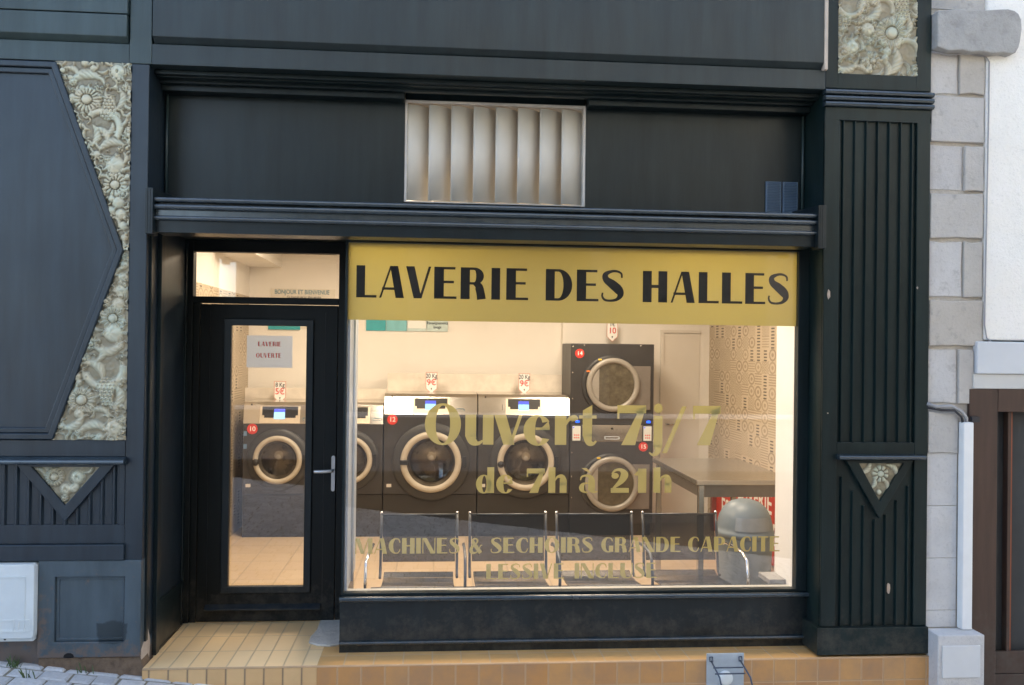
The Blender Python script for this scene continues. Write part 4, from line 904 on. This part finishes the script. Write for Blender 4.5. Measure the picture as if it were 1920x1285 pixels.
# washers -------------------------------------------------------------
WY = 3.95
def disc_num(mt_, num, x, z, y, r=.045):
    o = MB().lathe((x, y, z), [(0, -.003), (r * .97, -.003), (r, 0), (r, .002)], 'y', 28, False).build('number_sticker', RED, mt_)
    text_mesh(num, r * 1.25, x, y - .0042, z, 'number', WHITE, o)
def washer(x0, x1, top, pz, cx, cz, R, num, label, group, knob=1, lit=True):
    t = thing('washing_machine', ((x0 + x1) / 2, WY, FZ), label, 'washing machine', group)
    g = .003; x0 += g; x1 -= g
    B(x0, x1, WY, WY + .60, .232, pz - .001).build('body', DARKM, t, .006)
    B(x0, x1, WY + .012, WY + .6, FZ, .229).build('kick_panel', DARKK, t, .004)
    cp = MB().prism([(WY - .004, pz), (WY + .60, pz), (WY + .60, top), (WY + .065, top), (WY + .046, top - .022), (WY + .040, top - .03)], x0, x1, 'x').build('control_panel', STEEL, t, .002)
    w = x1 - x0; H_ = top - pz; c = x0 + w * (.50 if w > .7 else .52)
    def on(z): return WY - .004 + (z - pz) / (top - .03 - pz) * .044
    zA = top - .042; ym = on(pz + .075) - .006
    # black display set in a notched plate
    kx = .155 if w > .7 else .165
    def slab(pts, d, name, mat, par):
        vs = [(a, on(b) - d, b) for a, b in pts] + [(a, on(b) + .004, b) for a, b in pts]; n = len(pts)
        fs = [tuple(range(n))] + [tuple(range(2 * n - 1, n - 1, -1))] + [(i, (i + 1) % n, n + (i + 1) % n, n + i) for i in range(n)]
        return MB().add(vs, fs).build(name, mat, par)
    slab([(c - kx - .02, pz + .006), (c + kx + .02, pz + .006), (c + kx + .02, zA + .003), (c - kx - .02, zA + .003)], .002, 'display_plate', plain('display_plate_cream', (.70, .62, .50), .35, .5) if 'dpc' not in MATS else MATS['dpc'], cp)
    slab([(c - kx + .02, pz + .055), (c + kx - .02, pz + .055), (c + kx - .02, pz + .078), (c + kx, pz + .078), (c + kx, zA), (c - kx, zA), (c - kx, pz + .078), (c - kx + .02, pz + .078)], .004, 'display', BLACKP, cp)
    slab([(c - .055, pz + .045), (c + .045, pz + .045), (c + .045, zA - .052), (c - .055, zA - .052)], .0062, 'screen_light', SCREEN2, cp)
    slab([(c - .055, zA - .0518), (c + .045, zA - .0518), (c + .045, zA - .022), (c - .055, zA - .022)], .006, 'screen', SCREEN, cp)
    bx = c + kx + .10 + (.02 if w > .7 else -.01); bz = pz + .045
    MB().frame(rrect(bx - .045, bx + .045, bz - .013, bz + .013, .0125), rrect(bx - .040, bx + .040, bz - .008, bz + .008, .0078), on(bz) - .003, on(bz) + .004).build('badge', BLUETXT, cp)
    B(c - kx - .055, c - kx - .052, on(pz + .08) - .0085, on(pz + .08), pz + .004, pz + .10).build('panel_seam', DARKK, cp) if w > .7 else None
    MB().lathe((x0 + .07, on(zA + .02), zA + .018), [(.0001, -.012), (.007, -.012), (.007, .01)], 'y', 10).build('panel_screw', DARKK, cp)
    MB().lathe((c - kx * .2, on(zA - .012) - .004, zA - .012), [(0, -.002), (.004, -.002), (.004, 0)], 'y', 8).build('button', STEEL, cp)
    # porthole
    cx_ = cx
    G2 = R * 1.28
    MB().lathe((cx_, WY, cz), [(G2, .0), (G2, -.012), (G2 * .97, -.022), (R * 1.05, -.030), (R * .7, -.030), (R * .7, .0)], 'y', 56).build('porthole_surround', GASKET, t)
    d = MB().lathe((cx_, WY, cz), [(R * .80, -.032), (R * .79, -.050), (R * .82, -.062), (R * .90, -.070), (R * .97, -.064), (R, -.050), (R * 1.0, -.030)], 'y', 64).build('porthole_door', RINGM, t)
    MB().lathe((cx_, WY, cz), [(R * .80, -.042), (R * .74, -.050), (R * .60, -.036), (R * .3, -.016), (.0001, -.010)], 'y', 48).build('porthole_glass', GLASSD, d)
    MB().lathe((cx_, WY, cz), [(R * .80, -.030), (R * .72, -.010), (R * .70, -.004), (R * .66, .0), (R * .66, -.0005), (.0001, -.0008)], 'y', 48).build('drum', DRUM, d)
    MB().lathe((cx_ + R * .02, WY - .003, cz + R * .18), [(.0001, -.012), (.03, -.010), (.042, .0)], 'y', 24).build('drum_boss', plain('drum_boss_grey', (.28, .26, .22), .5) if 'boss' not in MATS else MATS['boss'], d)
    if knob: MB().lathe((cx_ - R * .88, WY - .066, cz - .02), [(.0001, -.02), (.024, -.018), (.032, -.004), (.032, .01)], 'y', 20).build('door_knob', BLACKP, d)
    else: B(cx_ - R * 1.02, cx_ - R * .74, WY - .082, WY - .062, cz - .022, cz + .022).build('door_knob', BLACKP, d, .006)
    B(cx_ + R * 1.02, cx_ + R * 1.16, WY - .052, WY - .028, cz - .055, cz + .055).build('hinge', BLACKP, t, .004)
    B(x0 + .03, x0 + .075, WY - .0012, WY, .30, .33).build('care_label', CREAMP, t)
    if num == '10':
        for zz in (.80, .68): B(x0 + .006, x0 + .036, WY - .0012, WY, zz - .022, zz + .022).build('blue_sticker', BLUES, t)
    if num: disc_num(t, num, x0 + (.078 if w > .7 else .085), pz - .05, WY - .001, .049)
    return t
MATS = {}
BLUES = plain('blue_sticker_print', (.12, .22, .36), .5)
MATS['dpc'] = plain('display_plate', (.70, .62, .50), .35, .5); MATS['boss'] = plain('drum_boss', (.28, .26, .22), .5)
GLASSD = glass('porthole_glass_material', (.75, .70, .62), .06)
DRUM = plain('drum_dark_metal', (.10, .085, .065), .28, .6, .5, 7)
gw = 'row of washing machines along the back wall'
c10 = at(520, 863, WY - .05); c12 = at(808, 867, WY - .05); c13 = at(986, 867, WY - .05)
washer(-1.79, -1.140, 1.094, .893, c10[0], c10[1], .225, '10', 'small washing machine numbered ten, seen through the entrance door', gw)
washer(-1.140, -.489, 1.094, .893, c10[0] + .65, c10[1], .225, None, 'small washing machine half hidden by the door frame', gw)
washer(-.486, .401, 1.182, .988, c12[0], c12[1], .288, '12', 'large washing machine numbered twelve behind the word Ouvert', gw, 0)
washer(.403, 1.290, 1.182, .988, c13[0], c13[1], .272, None, 'large washing machine next to the stacked dryers', gw)

# stacked dryers ------------------------------------------------------
dx0, dx1 = 1.292, 2.105
dt = thing('stacked_dryer', (1.7, WY, FZ), 'charcoal stacked dryer with two round doors numbered fourteen and fifteen', 'dryer')
zt = at(1150, 645, WY)[1]; zs1 = at(1150, 797, WY)[1]; zs0 = at(1150, 828, WY)[1]
B(dx0, dx1, WY, WY + .62, zs1 + .001, zt).build('upper_body', DARKM, dt, .006)
B(dx0, dx1, WY, WY + .62, FZ + .12, zs0 - .001).build('lower_body', DARKM, dt, .006)
B(dx0 + .02, dx1 - .02, WY + .02, WY + .6, FZ, FZ + .119).build('plinth', DARKK, dt)
B(dx0 + .11, dx1 - .11, WY - .006, WY + .5, zs0, zs1).build('lint_drawer', STEEL, dt, .003)
B(dx0 + .005, dx0 + .1085, WY, WY + .5, zs0, zs1).build('side_trim', DARKM, dt); B(dx1 - .1085, dx1 - .005, WY, WY + .5, zs0, zs1).build('side_trim', DARKM, dt)
mx_ = (dx0 + dx1) / 2
MB().frame(rrect(mx_ - .075, mx_ + .075, zs0 + .02, zs0 + .05, .012), rrect(mx_ - .065, mx_ + .065, zs0 + .027, zs0 + .043, .007), WY - .012, WY - .005).build('drawer_handle', ALU, dt)
MB().lathe((mx_, WY - .006, zs1 - .035), [(.0001, -.004), (.011, -.004), (.011, .002)], 'y', 12).build('drawer_lock', BLACKP, dt)
for a in (dx0 + .022, dx1 - .098 + .0):
    k = B(a, a + .078, WY - .012, WY - .001, zs0 + .008, zs1 - .012).build('keypad', METERM, dt, .002)
    mb = MB()
    for i in range(3):
        for j in range(2): mb.box(a + .014 + i * .019, a + .026 + i * .019, WY - .0135, WY - .0121, zs0 + .03 + j * .025, zs0 + .042 + j * .025)
    mb.build('keys', REDTXT, k)
    B(a + .03, a + .066, WY - .010, WY - .001, zs1 + .020, zs1 + .042).build('indicator_light', LED, dt)
    B(a + .004, a + .014, WY - .0136, WY - .0121, zs1 - .030, zs1 - .020).build('indicator_light', LED, k)
for (px, py, rr, n) in ((1150, 722, 51, 0), (1148, 908, 52, 1)):
    cx, cz = at(px, py, WY - .04); R = rr / 197.0
    MB().lathe((cx - .018, WY, cz), [(R * 1.10, 0), (R * 1.10, -.010), (R * 1.04, -.018), (R * .9, -.018), (R * .9, 0)], 'y', 56).build('door_recess', GASKET, dt)
    d = MB().lathe((cx, WY, cz), [(R * .80, -.022), (R * .80, -.046), (R * .86, -.056), (R * .95, -.056), (R, -.046), (R, -.02)], 'y', 64).build('dryer_door', SILVER, dt)
    MB().lathe((cx, WY, cz), [(R * .80, -.03), (.0001, -.03)], 'y', 48).build('door_window', DRYG, d) if False else None
    pts = [(cx + R * .79 * cos(a), cz + R * .79 * sin(a)) for a in [radians(128 + 7.45 * i - 360) for i in range(0, 1)]]
    al = radians(132); n_ = 40; pl = [(cx + R * .795 * cos(a), cz + R * .795 * sin(a)) for a in [al - (2 * al) * i / n_ for i in range(n_ + 1)]]
    MB().prism(pl, WY - .032, WY - .026).build('door_window', plain('drum_screen', (.13, .115, .085), .22, .5, .35, 18), d)
    pl = [(cx + R * .795 * cos(a), cz + R * .795 * sin(a)) for a in [al + (2 * pi - 2 * al) * i / 20 for i in range(21)]]
    MB().prism(pl, WY - .046, WY - .026).build('door_grip', SILVER, d, .002)
    B(cx + R * .55, dx1 - .035, WY - .014, WY - .0008, cz - R * .93, cz + R * .70).build('hinge_plate', plain('hinge_plate_metal', (.20, .18, .165), .4, .3), dt, .003)
    for ang, m_ in ((152, plain('orange_mark', (.75, .20, .03), .5)), (118, plain('yellow_mark', (.80, .55, .05), .5))):
        a = radians(ang); q = B(cx + R * 1.06 * cos(a) - .016, cx + R * 1.06 * cos(a) + .016, WY - .024, WY - .0165, cz + R * 1.06 * sin(a) - .007, cz + R * 1.06 * sin(a) + .007).build('arrow_mark', m_, dt)
disc_num(dt, '14', at(1087, 663, WY)[0], at(1087, 663, WY)[1], WY - .001); disc_num(dt, '15', at(1206, 838, WY)[0], at(1206, 838, WY)[1], WY - .001)
mb = MB()
for z in (zt - .03, 1.40, 1.15, .63, .40, .20):
    for x in (dx0 + .02,): mb.lathe((x, WY - .001, z), [(.0001, -.003), (.006, -.003), (.006, 0)], 'y', 8)
for x in (dx0 + .13, dx1 - .13): mb.lathe((x, WY - .001, zt - .016), [(.0001, -.003), (.006, -.003), (.006, 0)], 'y', 8)
mb.build('screws', STEEL, dt)

# price tags ----------------------------------------------------------
TAGB = plain('faded_red_border', (.62, .30, .24), .5)
def price(px, py, y, l1, l2, label, group='pentagonal price tags above the machines', col=REDTXT):
    cx, cz = at(px, py, y); t = thing('price_tag', (cx, y, cz), label, 'price tag', group)
    w, h = .058, .105
    def pent(d): return [(cx - w + d, cz + h - d), (cx - w + d, cz - h * .55 + d * .4), (cx, cz - h * 1.05 + d * 1.2), (cx + w - d, cz - h * .55 + d * .4), (cx + w - d, cz + h - d)]
    MB().prism(pent(.006), y - .004, y).build('card', WHITE, t)
    MB().frame(pent(0), pent(.0062), y - .005, y + .0002).build('border', TAGB, t)
    text_mesh(l1, .060, cx, y - .0052, cz + h * .64, 'capacity', DARKTXT, t, sx=.80)
    text_mesh(l2, .085, cx, y - .0052, cz + h * .02, 'price', col, t, sx=.95)
    MB().prism([(cx - .008, cz - h * .5), (cx + .008, cz - h * .5), (cx, cz - h * .72)], y - .0055, y - .0042).build('arrow', DARKTXT, t)
price(525, 735, 4.40, '8 Kg', '5\u20ac', 'white price tag reading 8 Kg 5 euros above the small washer')
price(809, 718, 4.40, '20 Kg', '9\u20ac', 'white 9 euro price tag above the washing machine numbered twelve')
price(983, 720, 4.40, '20 Kg', '9\u20ac', 'white 9 euro price tag nearer the stacked dryer')
price(1148, 621, 4.45, '1\u20ac', '10', 'white price tag above the stacked dryer')

# boards on the back wall --------------------------------------------
b1 = thing('welcome_board', (-1.37, YB - .01, 2.0), 'pale welcome board headed BONJOUR ET BIENVENUE on the back wall', 'notice board')
a = at(508, 541, YB - .01); b = at(624, 616, YB - .01)
B(a[0], b[0] + .02, YB - .015, YB - .001, b[1], a[1]).build('panel', plain('pale_notice', (.70, .66, .58), .5), b1, .001)
text_mesh('BONJOUR ET BIENVENUE', .062, (a[0] + b[0]) / 2, YB - .0165, a[1] - .035, 'heading', BLUETXT, b1, sx=.78)
text_mesh('Ce magasin est en libre service', .034, (a[0] + b[0]) / 2 + .02, YB - .0165, a[1] - .085, 'subheading', DARKTXT, b1, sx=.8)
B(a[0] - .02, a[0] + .30, YB - .020, YB - .016, b[1] - .02, b[1] + .045).build('teal_strip', TEALA, b1)
b2 = thing('instruction_board', (-.3, YB - .01, 2.0), 'teal and pale blue four column instruction board on the back wall', 'notice board')
zb = at(760, 621, YB - .01)[1]; xa, xb = at(686, 610, YB)[0], at(840, 610, YB)[0]; wcol = [0, .245, .50, .74, 1.0]
for i, m_ in enumerate((TEALA, TEALB, PALEB, PALEB)):
    B(xa + (xb - xa) * wcol[i] + .003, xa + (xb - xa) * wcol[i + 1] - .003, YB - .014, YB - .001, zb, zb + .42).build('column_panel', m_, b2)
B(xa + (xb - xa) * .51, xa + (xb - xa) * .73, YB - .016, YB - .0145, zb + .03, zb + .30).build('list_sheet', WHITE, b2)
text_mesh('Renseignements\nlavage', .042, xa + (xb - xa) * .87, YB - .0155, zb + .065, 'caption', DARKTXT, b2, sx=.8)
# white notice taped inside the door glass
nt_ = thing('paper_notice', (-.97, .775, 1.57), 'white paper sheet reading LAVERIE OUVERTE taped inside the glass door', 'notice')
a = at(463, 629, .775); b = at(548, 690, .775)
B(a[0], b[0], .775, .7756, b[1], a[1]).build('sheet', PAPER, nt_)
for s_, py in (('LAVERIE', 645.5), ('OUVERTE', 667)):
    word_mb = MB(); xx = at(484, py, .775)[0], at(527 if s_ == 'LAVERIE' else 527, py, .775)[0]; word(word_mb, s_, xx[0] if s_ == 'LAVERIE' else xx[0] - .012, xx[1], at(505, py + 4, .775)[1], .027, .7745, .14); word_mb.build('lettering', REDTXT, nt_)

# folding table -------------------------------------------------------
tb = thing('folding_table', (2.1, 2.0, FZ), 'stainless steel work table standing against the tiled wall', 'table')
tx0, tx1, ty0, ty1, tz = 1.79, 2.50, 1.40, 2.66, .735
TSTEEL = plain('table_steel', (.46, .44, .41), .22, .9, .06, 6)
B(tx0, tx1, ty0, ty1, tz - .035, tz).build('top', TSTEEL, tb, .004)
mb = B(tx0 + .03, tx1 - .03, ty0 + .03, ty0 + .05, tz - .12, tz - .0352); mb.box(tx0 + .03, tx0 + .05, ty0 + .0502, ty1 - .05, tz - .12, tz - .0352); mb.box(tx0 + .03, tx1 - .03, ty1 - .05, ty1 - .03, tz - .12, tz - .0352)
mb.build('apron', plain('shaded_apron_steel', (.22, .20, .18), .4, .6), tb, .002)  # shade on the apron painted in, as a darker copy of the table steel
for x in (tx0 + .022, tx1 - .062):
    for y in (ty0 + .022, ty1 - .062): B(x, x + .04, y, y + .04, FZ, tz - .0353).build('leg', TSTEEL, tb, .004)

# red sign under the table --------------------------------------------
sg = thing('red_sign', (2.8, 3.4, FZ), 'red board with white capital lettering leaning on the tiled wall', 'sign')
sx_ = XW1 - .03
B(sx_ - .02, sx_, 2.45, 4.15, FZ + .02, .50).build('panel', plain('red_board', (.50, .035, .02), .45), sg, .002)
RZ = Matrix.Rotation(-pi / 2, 4, 'Z')
text_mesh('LA LAVERIE', .25, sx_ - .022, 3.25, .34, 'lettering', WHITE, sg, sx=.95, rot=RZ)
text_mesh('EST OUVERTE', .25, sx_ - .022, 3.25, .10, 'lettering', WHITE, sg, sx=.95, rot=RZ)
B(sx_ - .06, sx_, 4.16, 4.22, FZ, .50).build('edge_post', plain('maroon_post', (.20, .05, .04), .5), sg, .003)

# bin -----------------------------------------------------------------
bc = at(1396, 1000, 1.1)
bn = thing('waste_bin', (bc[0], 1.1, FZ), 'grey plastic bin with domed push lid near the window corner', 'bin')
r = .183
MB().lathe((bc[0], 1.1, 0), [(.0001, FZ), (r * .82, FZ), (r * .85, FZ + .02), (r * .97, .40), (r * .97, .44), (0.0001, .44)], 'z', 40).build('body', GREYPL, bn)
MB().lathe((bc[0], 1.1, 0), [(r * .98, .42), (r * 1.03, .425), (r * 1.03, .455), (r * .99, .46), (r * .97, .49), (r * .90, .55), (r * .74, .605), (r * .5, .64), (r * .25, .655), (.0001, .658)], 'z', 40).build('domed_lid', GREYPL, bn)
mb = MB()
for i in range(10):
    a0 = radians(232 + i * 8); a1 = radians(240 + i * 8); R0 = r * 1.0
    mb.add([(bc[0] + R0 * cos(a0), 1.1 + R0 * sin(a0), .475), (bc[0] + R0 * cos(a1), 1.1 + R0 * sin(a1), .475), (bc[0] + R0 * .93 * cos(a1), 1.1 + R0 * .93 * sin(a1), .56), (bc[0] + R0 * .93 * cos(a0), 1.1 + R0 * .93 * sin(a0), .56)], [(0, 1, 2, 3)], True)
mb.build('flap', plain('flap_grey', (.26, .29, .32), .2), bn)

# bench ---------------------------------------------------------------
be = thing('waiting_bench', (.7, .6, FZ), 'row of four black metal waiting seats with chrome arms behind the window', 'bench')
POST = plain('grey_seat_post', (.10, .105, .11), .35, .5)
SX = [(-.322, .147), (.207, .684), (.735, 1.214), (1.267, 1.742)]
for x0, x1 in SX:
    mb = MB(); n = 8; prof = []
    pts = [(.38, .265), (.42, .285), (.55, .272), (.68, .270), (.735, .290)]
    vs = []
    for y, z in pts: vs += [(x0 + .03, y, z), (x1 - .03, y, z), (x0 + .03, y, z - .01), (x1 - .03, y, z - .01)]
    fs = []
    for i in range(4):
        p, q = 4 * i, 4 * i + 4
        fs += [(p, p + 1, q + 1, q), (p + 2, q + 2, q + 3, p + 3), (p, q, q + 2, p + 2), (p + 1, p + 3, q + 3, q + 1)]
    fs += [(0, 2, 3, 1), (16, 17, 19, 18)]
    mb.add(vs, fs); mb.build('seat', MESHB, be, .003)
    mb = MB(); vs = []; pts = [(.742, .345), (.750, .40), (.775, .52), (.795, .618)]
    for y, z in pts: vs += [(x0 + .02, y, z), (x1 - .02, y, z), (x0 + .02, y + .008, z), (x1 - .02, y + .008, z)]
    fs = []
    for i in range(3):
        p, q = 4 * i, 4 * i + 4
        fs += [(p, p + 1, q + 1, q), (p + 2, q + 2, q + 3, p + 3), (p, q, q + 2, p + 2), (p + 1, p + 3, q + 3, q + 1)]
    fs += [(0, 2, 3, 1), (12, 13, 15, 14)]
    mb.add(vs, fs); bkk = mb.build('backrest', MESHB, be, .003)
    MB().tube([(x0 + .012, .795, .617), (x1 - .012, .795, .617)], .0055, 8).build('top_rail', POST, bkk)
    for x in (x0 + .008, x1 - .008):
        MB().tube([(x, .70, .262), (x, .733, .275), (x, .745, .33), (x, .758, .42), (x, .778, .53), (x, .797, .622)], .0080, 10).build('side_post', POST, bkk)
        MB().tube([(x, .797, .6225), (x, .799, .634)], [.0095, .008], 10).build('post_cap', CHROME, bkk)
BEAM = plain('bench_beam_dark', (.03, .03, .033), .4)
B(-.36, 1.78, .52, .60, .175, .235).build('beam', BEAM, be, .004)
for x in (.177, 1.24):
    MB().tube([(x, .30, FZ + .02), (x, .56, FZ + .06), (x, .82, FZ + .02)], .02, 10).build('foot', CHROME, be)
    MB().tube([(x, .56, FZ + .05), (x, .56, .18)], .025, 12).build('leg', BEAM, be)
for x, o_ in ((-.355, -.02), (.177, 0), (.71, 0), (1.24, 0), (1.775, .02)):
    MB().tube([(x, .56, .20), (x + o_, .42, .215), (x + o_, .375, .25), (x + o_, .375, .33), (x + o_, .40, .42), (x + o_ * .5, .45, .455), (x, .60, .462), (x, .72, .455), (x, .752, .44)], .0085, 10).build('armrest', CHROME if o_ else POST, be)

# service door --------------------------------------------------------
sd = thing('service_door', (2.5, YB - .1, FZ), 'plain cream door in back wall to the right of the stacked dryer', 'door')
a = at(1238, 619, YB - .1); b = at(1312, 619, YB - .1)
CRM = plain('cream_door', (.70, .66, .60), .5, 0, .03, 3)
MB().frame([(a[0], FZ), (b[0], FZ), (b[0], a[1]), (a[0], a[1])], [(a[0] + .035, FZ + .001), (b[0] - .0, FZ + .001), (b[0] - .0, a[1] - .03), (a[0] + .035, a[1] - .03)], YB - .125, YB - .1005).build('frame', CRM, sd, .003) if False else None
mb = B(a[0], a[0] + .035, YB - .125, YB - .1002, FZ, a[1]); mb.box(a[0] + .035, b[0], YB - .125, YB - .1002, a[1] - .03, a[1]); mb.build('frame', CRM, sd, .003)
B(a[0] + .038, b[0], YB - .108, YB - .1002, FZ + .005, a[1] - .033).build('leaf', CRM, sd)
MB().tube([(a[0] + .07, YB - .11, .86), (a[0] + .07, YB - .15, .86), (a[0] + .17, YB - .155, .86)], .009, 8).build('handle', STEEL, sd)

# ------------------------------------------------------------------ the other side of the street (seen only in reflections)
op = thing('opposite_building', (3.6, -5.75, 0), 'cream rendered building with dark shop windows across the street', 'building')
B(-2.6, 10, -6.6, -5.80, -2, 6.0).build('wall', OPPW, op)
DSG = plain('dark_shop_glass', (.02, .022, .025), .15)
for x in (-2.3, -.1, 2.1, 4.4): B(x, x + 1.95, -5.80, -5.77, .86, 3.25).build('shop_window', DSG, op)
B(-2.6, 10, -5.80, -5.785, .851, 3.35).build('dark_fascia', plain('fascia_dark', (.05, .05, .055), .5), op)
B(-2.6, 10, -5.80, -5.755, -2, .15).build('dark_base', plain('brown_base', (.05, .04, .03), .6), op)
B(-2.6, 10, -5.80, -5.76, .1505, .80).build('grey_panelling', plain('grey_panelling', (.22, .22, .22), .6), op)
B(-2.6, 10, -5.85, -5.65, .8005, .85).build('sill', CONCW, op)
UG = plain('upper_glass', (.05, .06, .08), .15)
for x in (-1.8, .4, 2.6, 4.8): B(x, x + 1.0, -5.80, -5.78, 3.9, 5.3).build('upper_window', UG, op)
gwl = tag(B(-10, -2.605, -6.1, -5.80, -2, 1.25).build('garden_wall', STONE, None, .01), 'low granite wall across the street beside the cream building', 'wall')
